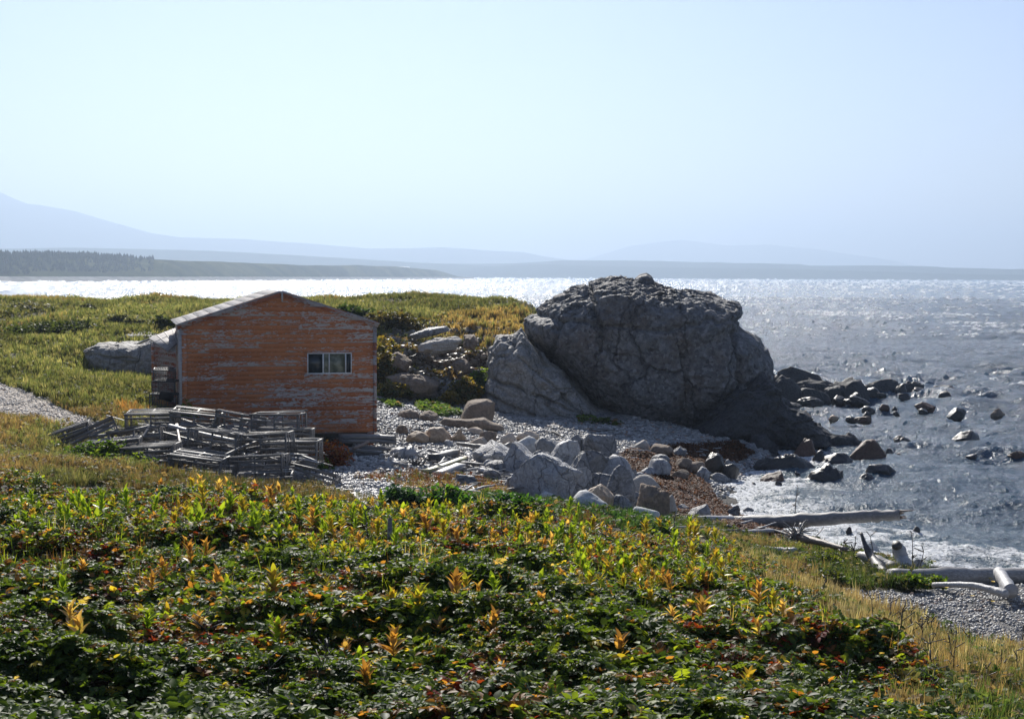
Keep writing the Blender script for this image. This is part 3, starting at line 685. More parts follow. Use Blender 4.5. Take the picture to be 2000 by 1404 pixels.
# ledges in the eroded bank between shed and stack
for pl, d, lb, mt_ in (
    ([(822, 672), (840, 665), (885, 658), (897, 664), (888, 684), (850, 690), (824, 686)], 59.3, 'pale cracked ledge in the middle of the eroded bank', 'beige'),
    ([(800, 655), (835, 640), (870, 636), (880, 646), (850, 655), (812, 664)], 60.6, 'dark flat shale slabs at the top of the eroded bank', 'greydark'),
    ([(905, 655), (925, 652), (935, 668), (925, 685), (905, 682)], 60, 'small square rock low in the shadow under the turf edge', 'brown'),
    ([(755, 735), (785, 728), (835, 735), (860, 752), (850, 775), (800, 780), (760, 765)], 57.6, 'low grey shelf of rock at the foot of the eroded bank', 'brown'),
    ([(870, 745), (900, 740), (930, 745), (925, 768), (890, 775), (868, 765)], 57.7, 'weathered rock shelf under the eroded bank next to the light slab', 'greydark'),
    ([(750, 700), (775, 690), (800, 705), (790, 725), (760, 722)], 58.8, 'brown crumbling lump of rock low in the bank near the shed', 'brown'),
    ([(880, 712), (900, 700), (915, 705), (918, 725), (895, 735)], 58.8, 'brown crumbling lump of rock in the bank near the light slab', 'brown')):
    c = np.mean(pl, 0); o = mass('bank_rock', [(c[0] + (a - c[0]) * 1.05, c[1] + (b_ - c[1]) * .95) for a, b_ in pl], d + .45, .5, 1.6, mt_, int(c[0]), None, None, 120, 50, .1, .5, loc=PD(c[0], c[1], d), fine=.12); tag(o, lb, 'rock', 'rocks in the eroded bank')

# beach rocks right of the shed
for i, (pl, lb) in enumerate((([(770, 812), (782, 804), (800, 801), (815, 806), (822, 818), (800, 820), (780, 818)], 'left end of the low dark ledge on the shingle'),
               ([(815, 822), (822, 810), (838, 806), (852, 812), (858, 824), (835, 827)], 'short middle hump of the low dark ledge on the shingle'),
               ([(853, 830), (865, 817), (900, 818), (925, 820), (945, 818), (960, 826), (982, 832), (985, 841), (930, 842), (880, 838)], 'longest scalloped piece of the low dark ledge, below the big round boulder'))):
    c = np.mean(pl, 0); d = cast([c[0]], [max(a[1] for a in pl) - 2])[0][1] + .4
    o = mass('beach_ledge', pl, d, .35, .7, 'brown', 60 + i, None, None, 160, 50, .06, .6, loc=PD(c[0], c[1], d), fine=.07); tag(o, lb, 'rock ledge', 'ledge on the shingle')
B = [
 ('boulder', 900, 967, 784, 823, 'brown', 'big rounded brown boulder alone at the back of the beach', 'round', {}),
 ('boulder', 790, 838, 844, 866, 'tan', 'flat sandy-orange rock in the row below the ledge, second from the shed', 'round', {}),
 ('boulder', 770, 797, 832, 848, 'brown', 'small brown rock at the left end of the tan row, nearest the shed', 'round', {}),
 ('boulder', 825, 884, 837, 866, 'tan', 'largest tan oval boulder in the row below the ledge', 'round', {}),
 ('boulder', 880, 910, 839, 862, 'tan', 'orange-tan rock touching the right side of the largest tan boulder', 'angular', {}),
 ('boulder', 907, 946, 836, 848, 'sand', 'flat pale rock behind the tan row', 'round', {}),
 ('boulder', 860, 877, 833, 842, 'greydark', 'little grey stone behind the largest tan boulder', 'round', {}),
 ('boulder', 936, 971, 844, 870, 'brown', 'dark upright wedge of rock at the right end of the tan row', 'angular', dict(depth=.6)),
 ('boulder', 919, 953, 855, 871, 'sand', 'low pale rock in front of the dark wedge', 'round', {}),
 ('boulder', 980, 1016, 848, 871, 'sand', 'broken sandy rock right of the dark wedge', 'angular', {}),
 ('boulder', 1008, 1055, 843, 862, 'sand', 'pinkish sandy slab behind the grey pile', 'angular', {}),
 ('boulder', 896, 912, 822, 830, 'greydark', 'small grey stone at the foot of the ledge', 'round', {}),
 ('boulder', 865, 885, 860, 872, 'grey', 'little pale stone lying before the row of tan rocks', 'round', {}),
 # grey boulder pile
 ('boulder', 1010, 1054, 858, 888, 'pale', 'smooth pale rounded stone on the upper left of the grey pile', 'round', {}),
 ('boulder', 1050, 1108, 862, 900, 'greydark', 'dark slab with a peaked top at the back of the grey pile', 'angular', {}),
 ('boulder', 1112, 1139, 857, 897, 'greydark', 'tall pointed grey rock at the back of the pile', 'angular', dict(depth=.8)),
 ('boulder', 1135, 1157, 863, 898, 'grey', 'narrow grey block between the pointed rock and the squarish one', 'angular', {}),
 ('boulder', 1147, 1202, 857, 906, 'greydark', 'large squarish grey block at the back right of the pile', 'angular', dict(depth=.7)),
 ('boulder', 930, 1013, 872, 912, 'grey', 'long low grey slab rising to the right at the left end of the pile', 'angular', dict(tilt=-.25)),
 ('boulder', 980, 1052, 876, 932, 'grey', 'rough crumbly grey boulder on the left of the pile', 'angular', {}),
 ('boulder', 950, 988, 905, 928, 'greydark', 'small dark grey boulder at the left foot of the pile', 'round', {}),
 ('boulder', 1003, 1032, 906, 936, 'greydark', 'small rounded grey rock wedged behind the largest boulder', 'round', {}),
 ('boulder', 1076, 1130, 869, 912, 'grey', 'light-topped grey boulder with a reddish corner in the middle of the pile', 'angular', {}),
 ('boulder', 1030, 1082, 886, 920, 'greydark', 'slanting grey slab just behind the largest boulder', 'angular', dict(tilt=-.3)),
 ('boulder', 1098, 1160, 894, 942, 'greydark', 'dark chunky boulder behind the two front boulders', 'angular', {}),
 ('boulder', 1126, 1192, 889, 942, 'greydark', 'dark boulder with a pale rim high in the centre of the pile', 'angular', {}),
 ('boulder', 1174, 1246, 900, 952, 'grey', 'sloping grey boulder on the right shoulder of the pile', 'angular', dict(tilt=.25)),
 ('boulder', 995, 1130, 903, 986, 'grey', 'largest pale grey boulder at the front left of the pile', 'angular', dict(sub=5, depth=.7)),
 ('boulder', 1078, 1158, 925, 984, 'grey', 'second front boulder, leaning on the largest one from the right', 'angular', dict(depth=.7, sub=5)),
 ('boulder', 1150, 1212, 934, 986, 'greydark', 'dark grey boulder in front, right of the leaning boulder', 'angular', {}),
 ('boulder', 1180, 1240, 925, 1004, 'greydark', 'tall brownish grey boulder at the front right of the pile', 'angular', dict(depth=.6)),
 ('boulder', 1230, 1292, 938, 985, 'beige', 'striped tan-grey boulder behind the knobbly front one', 'round', dict(tilt=.35)),
 ('boulder', 1252, 1306, 958, 1018, 'brown', 'knobbly brown-grey boulder at the right end of the front row', 'crag', {}),
 ('boulder', 1290, 1328, 970, 1018, 'beige', 'smooth beige upright stone at the far right of the pile', 'round', dict(depth=.6)),
 ('boulder', 1238, 1290, 996, 1022, 'pale', 'low speckled light stone on the grass edge before the knobbly boulder', 'round', {}),
 ('boulder', 1194, 1240, 976, 1016, 'greydark', 'dark pointed rounded stone with a pale top at the grass edge', 'round', {}),
 ('boulder', 1148, 1203, 958, 1010, 'tan', 'tan stone with a slanting ridge at the grass edge', 'round', dict(tilt=.3)),
 ('boulder', 1112, 1184, 968, 1010, 'pale', 'smooth bluish pale stone left of the tan one at the grass edge', 'round', {}),
 ('boulder', 1052, 1092, 967, 994, 'pale', 'small greenish white stone before the largest boulder', 'round', {}),
 ('boulder', 1094, 1116, 972, 990, 'grey', 'little round stone between the greenish and the bluish stones', 'round', {}),
 ('boulder', 1344, 1394, 990, 1016, 'greydark', 'dark trapezoid stone in the brown seaweed behind the big log', 'angular', {}),
 ('boulder', 1427, 1450, 988, 1014, 'greydark', 'upright grey stone touching the thick end of the big log', 'angular', dict(depth=.6)),
 ('boulder', 1456, 1478, 992, 1010, 'greydark', 'small pointed grey stone at the surf edge behind the big log', 'angular', {}),
 ('boulder', 1324, 1350, 986, 998, 'greydark', 'small flat stone beside the smooth beige stone', 'round', {}),
 ('boulder', 880, 935, 930, 956, 'greydark', 'flat grey rock left of the largest boulder, among the sticks', 'angular', {}),
 # stones in the seaweed
 ('boulder', 1243, 1270, 863, 881, 'beige', 'pale round stone at the top edge of the seaweed', 'round', {}),
 ('boulder', 1272, 1318, 870, 893, 'brown', 'brown-grey hump right of the pale round stone', 'round', {}),
 ('boulder', 1316, 1345, 874, 893, 'greydark', 'small stone with a pale cap at the back of the seaweed', 'angular', {}),
 ('boulder', 1274, 1311, 890, 906, 'greydark', 'flat stone between the brown hump and the striped boulder', 'round', {}),
 ('boulder', 1266, 1315, 899, 930, 'grey', 'striped grey boulder in the seaweed', 'round', {}),
 ('boulder', 1257, 1286, 915, 930, 'grey', 'small grey stone at the left foot of the striped boulder', 'round', {}),
 ('boulder', 1321, 1359, 897, 918, 'brown', 'dull greenish boulder right of the striped one', 'round', {}),
 ('boulder', 1346, 1381, 904, 927, 'brown', 'rounded brown boulder left of the black pair', 'round', {}),
 ('boulder', 1376, 1419, 888, 928, 'wet', 'black blocky boulder, larger of the black pair at the waterline', 'angular', {}),
 ('boulder', 1409, 1449, 908, 938, 'wet', 'black wet boulder at the waterline, front one of the black pair', 'angular', {}),
 ('boulder', 1416, 1437, 899, 921, 'greydark', 'small grey stone standing behind the black pair', 'round', {}),
 ('boulder', 1362, 1391, 914, 936, 'grey', 'smooth grey stone in front of the larger black boulder', 'round', {}),
 ('boulder', 1314, 1350, 919, 939, 'brown', 'round brown stone low in the seaweed', 'round', {}),
 ('boulder', 1391, 1428, 925, 942, 'greydark', 'low grey stone at the edge of the foam', 'round', {}),
 ('boulder', 1240, 1262, 925, 938, 'grey', 'small grey stone between pile and seaweed', 'round', {}),
]
for (nm, x0, x1, yt, yb, mt_, lb, sty, kw) in B: rock(nm, x0, x1, yt, yb, mt_, lb, sty, 'boulders on the beach', **kw)
WR = [  # rocks in and at the water
 (1426, 1454, 935, 951, 'greydark', 'small blue-grey stone in the foam before the black pair', 'hump'),
 (1463, 1487, 940, 952, 'wet', 'small brown stone alone in the foam', 'hump'),
 (1488, 1542, 920, 943, 'wetbrown', 'greenish grey stone with a dark left end in the foam', 'hump'),
 (1518, 1533, 938, 951, 'wet', 'tiny pointed rock in front of the greenish stone', 'hump'),
 (1553, 1568, 920, 929, 'wet', 'tiny dark rock behind the greenish stone', 'hump'),
 (1475, 1608, 891, 922, 'wet', 'long flat black wet crag at the waterline', 'crag'),
 (1550, 1602, 862, 897, 'wetbrown', 'orange-brown topped boulder beside the long black crag', 'hump'),
 (1588, 1618, 882, 908, 'wet', 'rough black rock between the orange-brown boulder and its neighbour', 'crag'),
 (1602, 1674, 889, 915, 'wet', 'low olive-black boulder right of the orange-brown one', 'hump'),
 (1660, 1735, 864, 901, 'wetbrown', 'big domed brown-black boulder standing in the water', 'hump'),
 (1574, 1658, 912, 944, 'wet', 'ragged black rock in the foam below the olive-black boulder', 'crag'),
 (1693, 1759, 909, 933, 'wet', 'shiny wet rock, upper one of the two right of the ragged rock', 'hump'),
 (1678, 1729, 923, 946, 'wet', 'shiny wet rock, lower one washed by a wave', 'hump'),
 (1792, 1806, 1029, 1038, 'wet', 'dark round stone in the swell right of the big log', 'hump'),
 (1659, 1672, 1028, 1040, 'wet', 'little pointed rock just under the far end of the big log', 'hump'),
 (1735, 1748, 877, 886, 'wet', 'small black stone right of the big domed boulder', 'hump'),
 (1754, 1768, 885, 890, 'wet', 'tiny stone awash beyond the small black stone', 'hump'),
 (1749, 1770, 850, 858, 'wet', 'small rock above the paired rock, right of the ledge tip', 'hump'),
 (1753, 1788, 856, 868, 'wet', 'pointed black rock right of the ledge tip', 'crag'),
 (1862, 1926, 845, 864, 'wet', 'peaked dark rock with a long tail, far out in the bay', 'crag'),
 (1893, 1916, 886, 895, 'wet', 'small dark rock below the peaked rock with the tail', 'hump'),
 (1974, 2012, 883, 895, 'wetbrown', 'brownish rock cut by the right edge of the picture', 'crag'),
 (1939, 1968, 797, 810, 'brown', 'pale grey rock, outermost to the right near the horizon water', 'hump'),
 (1854, 1892, 798, 811, 'wet', 'dark rounded rock left of the pale outermost one', 'hump'),
 (1788, 1831, 785, 797, 'wetbrown', 'reddish brown low rock in the bay', 'hump'),
 (1797, 1816, 797, 804, 'wet', 'black flat stone just below the reddish brown rock', 'hump'),
 (1836, 1860, 762, 774, 'wet', 'dark pointed rock beyond the tip of the reef', 'hump'),
 (1686, 1713, 792, 802, 'wet', 'dark flat-peaked rock off the stack, left of the brownish pair', 'hump'),
 (1720, 1740, 789, 797, 'wetbrown', 'brownish low stone right of the flat-peaked rock', 'hump'),
 (1745, 1757, 793, 798, 'wet', 'tiny stone right of the brownish low stone', 'hump'),
 (1747, 1761, 803, 809, 'wet', 'tiny flat stone under the brownish low stone', 'hump'),
 (1621, 1642, 810, 820, 'tan', 'light brown stone nearest the foot of the stack', 'hump'),
 (1654, 1677, 811, 820, 'wet', 'dark stone right of the light brown one', 'hump'),
 (1670, 1708, 813, 823, 'wetbrown', 'flat grey-brown rock awash behind the dark stone', 'hump'),
 (1685, 1705, 803, 813, 'wet', 'small black rock above the flat one awash', 'hump'),
 (1558, 1588, 802, 815, 'tan', 'flat tan slab in the water against the foot of the stack', 'hump'),
 # low ledge at the foot of the stack
 (1530, 1692, 848, 879, 'foot', 'long low black ledge running out from the foot of the stack', 'crag'),
 (1574, 1616, 828, 850, 'foot', 'small crag at the tip of the stack foot', 'crag'),
 (1632, 1690, 848, 866, 'foot', 'outer hump of the long low ledge', 'crag'),
 (1446, 1480, 839, 857, 'greydark', 'round grey boulder at the left end of the ledge', 'hump'),
 (1474, 1510, 844, 860, 'greydark', 'second grey boulder at the left end of the ledge', 'hump'),
 (1462, 1522, 852, 880, 'foot', 'dark rough block before the two grey boulders', 'crag'),
 (1456, 1486, 864, 882, 'greydark', 'small grey boulder on the edge of the seaweed', 'hump'),
 (1520, 1560, 862, 884, 'foot', 'dark rock between the rough block and the orange-brown boulder', 'crag'),
 # reef behind
 (1513, 1570, 739, 784, 'foot', 'tall grey boulder against the right side of the stack', 'hump'),
 (1508, 1634, 722, 768, 'foot', 'jagged crest of the reef beside the stack', 'crag'),
 (1566, 1640, 741, 770, 'foot', 'dark reef rock in front of the jagged crest', 'crag'),
 (1554, 1625, 761, 784, 'foot', 'long smooth lighter boulder at the front of the reef', 'hump'),
 (1608, 1650, 756, 778, 'foot', 'reef rock behind the right end of the long smooth boulder', 'crag'),
 (1643, 1702, 748, 777, 'foot', 'rounded dark boulder in the middle of the reef', 'hump'),
 (1622, 1690, 741, 764, 'foot', 'back ridge of the reef behind the rounded boulder', 'crag'),
 (1676, 1756, 744, 765, 'foot', 'low ridge of the reef right of the rounded boulder', 'crag'),
 (1750, 1774, 751, 766, 'wet', 'dark block at the outer end of the reef', 'crag'),
 (1740, 1752, 743, 753, 'wet', 'small knob standing on the back of the reef', 'hump'),
 (1758, 1808, 747, 762, 'wet', 'low black ledge beyond the dark block of the reef', 'crag'),
 (1783, 1814, 756, 765, 'wet', 'small rock in front of the low black ledge', 'hump'),
 (1820, 1868, 754, 763, 'wet', 'flat awash rock at the very tip of the reef', 'crag'),
 (1558, 1612, 778, 792, 'wet', 'low weedy rock in front of the long smooth boulder', 'crag'),
 (1650, 1702, 774, 786, 'wet', 'low flat rock in front of the rounded reef boulder', 'crag'),
 (1664, 1684, 768, 780, 'wet', 'little round rock in front of the rounded reef boulder', 'hump'),
 (1756, 1782, 768, 776, 'wet', 'thin rock awash in front of the outer reef', 'hump'),
 (1628, 1656, 772, 784, 'wet', 'weedy little rock between the two front boulders of the reef', 'hump'),
 (1692, 1722, 758, 770, 'wet', 'small rock at the right foot of the rounded boulder', 'hump'),
]
for (x0, x1, yt, yb, mt_, lb, sty) in WR:
    if sty == 'hump' and any(w in lb for w in ('domed', 'topped', 'rounded', 'olive', 'long smooth', 'tall grey', 'round ')): sty = 'round'
    rock('shore_rock', x0, x1, yt, yb, mt_, lb, sty, 'rocks in the water', 'rock', depth=.7 if (x1 - x0) < 90 else .35, sea=True, sink=1.15, sub=4 if x1 - x0 > 30 else 3)
o = rock('shore_rock', 1792, 1822, 1095, 1118, 'grey', 'pale angular stone resting behind the long lying log', 'angular', 'boulders on the beach', 'rock')
o = rock('shore_rock', 1700, 1728, 1060, 1086, 'pale', 'thin pale upright slab behind the forked branch', 'angular', 'boulders on the beach', 'rock', depth=.35)
o = rock('shore_rock', 1826, 1850, 1106, 1120, 'greydark', 'small grey stone at the foam behind the long lying log', 'angular', 'boulders on the beach', 'rock')
rock('boulder', 10, 42, 950, 964, 'pale', 'lone grey stone in the grass at the far left edge', 'round', 'boulders on the beach', d=None)

# pebbles: beyond counting
def scat(n, poly, dens=None, seed=1, zmin=-.1):
    rg = np.random.default_rng(seed); P_ = np.array(poly); lo, hi = P_.min(0), P_.max(0); X = []; Y = []; c = 0
    for _ in range(60):
        x = rg.uniform(lo[0], hi[0], n); y = rg.uniform(lo[1], hi[1], n); k = inpoly(x, y, poly)
        if dens is not None: k &= rg.random(n) < dens(x, y)
        z = Hs(x, y); k &= z > zmin; X.append(x[k]); Y.append(y[k]); c += k.sum()
        if c >= n: break
    x = np.concatenate(X)[:n]; y = np.concatenate(Y)[:n]; return x, y, Hs(x, y), rg
rgp = np.random.default_rng(55)
for k in range(30):
    x = rgp.uniform(945, 1245); yb_ = np.interp(x, [945, 1000, 1100, 1250], [925, 900, 895, 925]) + rgp.uniform(0, 1) * np.interp(x, [945, 1000, 1250], [10, 85, 75]); s_ = rgp.uniform(16, 34)
    rock('small_boulder', x - s_ * .6, x + s_ * .6, yb_ - s_ * .8, yb_, ('grey', 'greydark')[k % 2], 'small angular grey block wedged between the larger boulders of the pile', 'angular', 'small blocks in the boulder pile', sub=3)
rock('shore_rock', 1505, 1735, 746, 776, 'foot', 'long low black shelf joining the reef rocks beside the stack', 'crag', 'rocks in the water', 'rock', depth=.22, sea=True, sink=.8)
rock('shore_rock', 1690, 1812, 750, 763, 'wet', 'flat black shelf at the outer half of the reef', 'crag', 'rocks in the water', 'rock', depth=.22, sea=True, sink=.8)
BANKFACE = wp([(745, 770), (738, 700), (760, 640), (800, 632), (880, 628), (930, 650), (950, 700), (930, 760), (890, 780), (820, 775)])
BEACH = wp([(730, 765), (800, 778), (900, 782), (930, 800), (1000, 815), (1200, 832), (1400, 835), (1500, 850), (1500, 900), (1400, 980), (1300, 1015), (1200, 1020), (1000, 1000), (850, 960), (700, 900), (600, 890), (600, 850), (735, 860)])
def stones(name, n, poly, sz, c1, c2, seed, label, cat, dens=None):
    x, y, z, rg = scat(n, poly, dens, seed); n = len(x)
    v0, f0 = ICO[1]; s = sz[0] * np.exp(rg.random(n) ** 2.2 * math.log(sz[1] / sz[0]))
    sc = s[:, None] * np.stack([rg.uniform(.8, 1.4, n), rg.uniform(.6, 1., n), rg.uniform(.4, .75, n)], -1)
    tv = v0 * (1 + .22 * fbm(v0 * 1.9, seed, 2))[:, None]
    M_ = rotz(rg.random(n) * 6.3) @ rotx(rg.normal(size=n) * .3)
    v, f = inst(tv, f0, np.stack([x, y, z + sc[:, 2] * .35], -1), M_, sc)
    t = rg.random((n, 1)); c = (np.array(c1) * (1 - t) + np.array(c2) * t) * rg.uniform(.75, 1.2, (n, 1))
    w = rg.random(n); c[w > .965] = (.62, .61, .58); c[w < .05] = (.3, .2, .14)
    m, nt, b = newmat(name); a = nt.nodes.new('ShaderNodeAttribute'); a.attribute_name = 'Col'; lk(nt, mix(nt, .6, a.outputs['Color'], noise(nt, coords(nt), 30, 3), 'OVERLAY'), b.inputs['Base Color']); b.inputs['Roughness'].default_value = .5; b.inputs['Specular IOR Level'].default_value = .6
    tag(link(name, mesh(name, v, f, m, np.repeat(c, len(tv), 0), True)), label, cat, kind='stuff')
stones('pebbles', 70000, BEACH, (.022, .10), (.17, .165, .155), (.46, .45, .43), 3, 'grey shingle covering the beach between shed, stack and boulder pile', 'pebbles', dens=lambda x, y: np.where(inpoly(*jit(x, y, .3, 95), SEAWEED), .12, 1.))
stones('bank_debris', 6500, BANKFACE, (.035, .22), (.13, .11, .085), (.34, .30, .25), 13, 'broken shale and clods scattered over the eroded bank between shed and stack', 'rubble')
stones('gravel', 20000, ROAD, (.011, .055), (.16, .155, .15), (.36, .35, .33), 4, 'grey gravel of the rough track at the lower right', 'gravel')
stones('track_gravel', 4500, TRACK, (.02, .06), (.32, .28, .24), (.55, .49, .42), 5, 'pale gravel of the curving track left of the trap pile', 'gravel')
stones('path_pebbles', 5000, SPIT, (.025, .09), (.2, .2, .2), (.42, .41, .40), 6, 'light pebbles on the little path between trap pile and reddish bank', 'pebbles')
SW2 = wp([(1500, 1000), (1640, 1060), (1700, 1085), (1620, 1085), (1500, 1050)])
def weed(name, n, poly, seed, label):
    x, y, z, rg = scat(n, poly, lambda x, y: np.clip(.75 + .7 * fbm2(x * 1.1, y * 1.1, 91, 3), 0, 1), seed, -.15); n = len(x)
    tv = np.array([(0, -.5, 0), (.12, 0, .25), (-.12, 0, .22), (0, .5, .02)]); tf = np.array([(0, 1, 2), (1, 3, 2)])
    v, f = inst(tv, tf, np.stack([x, y, z + rg.random(n) * .06], -1), rotz(rg.random(n) * 6.3) @ rotx(rg.normal(size=n) * .5), rg.uniform(.07, .22, n))
    t = rg.random((n, 1)); c = np.array([.045, .018, .01]) * (1 - t) + np.array([.20, .075, .03]) * t
    tag(link(name, mesh(name, v, f, MT['grass'], np.repeat(c, 4, 0))), label, 'seaweed', kind='stuff')
weed('seaweed', 48000, SEAWEED, 8, 'rust-brown seaweed heaped along the waterline by the boulders')
# ------------------------------------------------------------ the shed
def rust_paint(name, base=(.54, .21, .088), bare=(.52, .49, .48), amt=.548, axis=0, pitch=.142):
    m, nt, b = newmat(name); co = coords(nt)
    sp = nt.nodes.new('ShaderNodeSeparateXYZ'); lk(nt, co, sp.inputs[0])
    mp = nt.nodes.new('ShaderNodeMapping'); mp.inputs['Scale'].default_value = (3.4, 3.4, 16); lk(nt, co, mp.inputs[0])
    n1 = noise(nt, mp.outputs[0], 1., 9, .68, .9)
    mp2 = nt.nodes.new('ShaderNodeMapping'); mp2.inputs['Scale'].default_value = (9, 9, 30); lk(nt, co, mp2.inputs[0])
    n2 = noise(nt, mp2.outputs[0], 1., 6, .65, .4); n0 = noise(nt, co, .55, 3)
    rowz = mth(nt, 'DIVIDE', sp.outputs['Z'], pitch); row = mth(nt, 'FLOOR', rowz); fr = mth(nt, 'FRACT', rowz)
    cb = nt.nodes.new('ShaderNodeCombineXYZ'); lk(nt, row, cb.inputs[2]); lk(nt, mth(nt, 'FLOOR', mth(nt, 'ADD', mth(nt, 'MULTIPLY', sp.outputs['X'], .42), mth(nt, 'MULTIPLY', row, .37))), cb.inputs[0])
    wn_ = nt.nodes.new('ShaderNodeTexWhiteNoise'); lk(nt, cb.outputs[0], wn_.inputs[0]); rnd = wn_.outputs['Value']
    v = mth(nt, 'ADD', mth(nt, 'MULTIPLY', n1, .62), mth(nt, 'MULTIPLY', n2, .38))
    v = mth(nt, 'ADD', v, mth(nt, 'MULTIPLY', mth(nt, 'SUBTRACT', rnd, .5), .13)); v = mth(nt, 'ADD', v, mth(nt, 'MULTIPLY', mth(nt, 'SUBTRACT', n0, .5), .22))
    v = mth(nt, 'ADD', v, mth(nt, 'MULTIPLY', ramp(nt, fr, [(.02, 1.), (.3, 0.)]), .07))
    peel = ramp(nt, v, [(amt, 0.), (amt + .018, 1.)])
    paint = mix(nt, ramp(nt, n0, [(.4, 0.), (.62, 1.)]), base, tuple(a * k for a, k in zip(base, (.72, .62, .6))))
    paint = mix(nt, .35, paint, ramp(nt, n2, [(.3, .4), (.7, 1.4)]), 'MULTIPLY')
    paint = mix(nt, mth(nt, 'MULTIPLY', ramp(nt, fr, [(.84, 0.), (.95, 1.)]), .6), paint, tuple(a * .35 for a in base))  # lap shadow painted in: colour darkens along the top of each board
    gw = mix(nt, n2, tuple(a * .62 for a in bare), tuple(a * 1.25 for a in bare))
    c = mix(nt, peel, paint, gw)
    lk(nt, c, b.inputs['Base Color']); b.inputs['Roughness'].default_value = .72; b.inputs['Specular IOR Level'].default_value = .3
    bump(nt, mth(nt, 'ADD', mth(nt, 'MULTIPLY', peel, -.6), mth(nt, 'MULTIPLY', n2, .6)), .5, .012, b)
    return m
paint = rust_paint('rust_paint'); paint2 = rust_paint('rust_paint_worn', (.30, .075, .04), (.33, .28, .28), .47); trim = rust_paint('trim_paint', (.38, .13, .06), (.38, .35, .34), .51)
sh_m, nt, b = newmat('roof_felt'); co = coords(nt); n_ = noise(nt, co, 6, 6); lk(nt, ramp(nt, n_, [(.3, (.27, .25, .24)), (.7, (.40, .38, .37))]), b.inputs['Base Color']); b.inputs['Roughness'].default_value = .72; b.inputs['Specular IOR Level'].default_value = .25
wht, nt, b = newmat('white_frame'); lk(nt, ramp(nt, noise(nt, coords(nt), 20, 4), [(.4, (.62, .62, .60)), (.6, (.78, .78, .77))]), b.inputs['Base Color']); b.inputs['Roughness'].default_value = .5
gls, nt, b = newmat('window_glass'); b.inputs['Base Color'].default_value = (.02, .028, .032, 1); b.inputs['Roughness'].default_value = .08; b.inputs['Specular IOR Level'].default_value = .6
cur, nt, b = newmat('curtain'); lk(nt, ramp(nt, noise(nt, coords(nt), 5, 4), [(.4, (.10, .11, .07)), (.6, (.26, .27, .20))]), b.inputs['Base Color']); b.inputs['Roughness'].default_value = .3; b.inputs['Specular IOR Level'].default_value = .5
drk, nt, b = newmat('dark_void'); b.inputs['Base Color'].default_value = (.012, .011, .01, 1); b.inputs['Roughness'].default_value = 1

A0 = R(15.5)
d0 = 43.; SX = (355 - 1000) / F * d0
ZB = 2.04
shed = empty('wooden_shed', (SX, d0, ZB), (0, 0, A0))
tag(shed, 'rust-orange clapboard shed with peeling paint and a shallow gable roof above the beach', 'shed')
Wd, Dp, He, Hr = 6.0, 5.0, 3.44, 4.42     # width, depth, eaves, ridge above ZB
def boards(name, mat_, x0, x1, z0, topf, y=0., pitch=.142, parent=shed, rot=(0, 0, 0), loc=(0, 0, 0), holes=(), seed=1):
    """lapped boards in the local xz plane facing -y; top follows topf(x)"""
    rg = np.random.default_rng(seed); mb = MB(); z = z0
    zmax = max(topf(x0), topf(x1), topf((x0 + x1) / 2))
    while z < zmax - .01:
        zt = min(z + pitch, zmax)
        xs = np.linspace(x0, x1, 61); ok = np.array([topf(x) > z + .012 for x in xs])
        if not ok.any(): break
        xa, xb = xs[ok].min(), xs[ok].max()
        cuts = [xa]; 
        while cuts[-1] < xb - 1.2: cuts.append(cuts[-1] + rg.uniform(1.6, 3.4))
        cuts[-1] = xb if len(cuts) > 1 and xb - cuts[-1] < .8 else cuts[-1]
        if cuts[-1] < xb: cuts.append(xb)
        for a, b_ in zip(cuts[:-1], cuts[1:]):
            segs = [(a, b_)]
            for (hx0, hx1, hz0, hz1) in holes:
                if z < hz1 and zt > hz0:
                    ns = []
                    for p, q_ in segs:
                        if q_ <= hx0 or p >= hx1: ns.append((p, q_)); continue
                        if p < hx0: ns.append((p, hx0))
                        if q_ > hx1: ns.append((hx1, q_))
                    segs = ns
            for p, q_ in segs:
                if q_ - p < .02: continue
                n = max(2, int((q_ - p) / .25)); X = np.linspace(p + .0015, q_ - .0015, n)
                zt_ = np.minimum(zt + .01, np.array([topf(x) for x in X])); sag = rg.normal() * .003
                low = -.026 + rg.normal() * .002 + .003 * np.sin(X * 3 + z * 9)
                V = np.concatenate([np.stack([X, y + low, np.full(n, z) + sag * np.sin(X)], -1), np.stack([X, np.full(n, y - .006), zt_], -1), np.stack([X, np.full(n, y + .01), np.full(n, z) + sag * np.sin(X)], -1)])
                i = np.arange(n - 1); f = np.concatenate([np.stack([i, i + 1, i + 1 + n, i + n], -1), np.stack([i + 2 * n, i + 1 + 2 * n, i + 1, i], -1)])
                mb.add(V, f)
        z += pitch
    return mb.build(name, mat_, parent, loc, rot)
gab = lambda x: He - .03 + (Hr - He) * (1 - abs(x - Wd / 2) / (Wd / 2))
WX0, WX1, WZ0, WZ1 = 3.81, 5.21, 1.86, 2.53    # window opening
boards('front_wall', paint, .1, Wd - .08, 0, gab, holes=[(WX0, WX1, WZ0, WZ1)])
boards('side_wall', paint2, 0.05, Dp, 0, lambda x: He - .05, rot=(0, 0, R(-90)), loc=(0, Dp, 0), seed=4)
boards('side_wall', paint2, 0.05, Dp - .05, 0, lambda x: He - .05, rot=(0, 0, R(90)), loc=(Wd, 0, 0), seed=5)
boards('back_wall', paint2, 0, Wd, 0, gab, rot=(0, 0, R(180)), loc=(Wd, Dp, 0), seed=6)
mb = MB(); mb.add([(.02, .03, 0), (Wd - .02, .03, 0), (Wd - .02, .03, He - .1), (Wd / 2, .03, Hr - .1), (.02, .03, He - .1)], [], [[0, 1, 2], [0, 2, 4], [4, 2, 3]])
mb.add([(.02, .03, 0), (Wd - .02, .03, 0), (Wd - .02, Dp - .03, 0), (.02, Dp - .03, 0)], [[3, 2, 1, 0]])
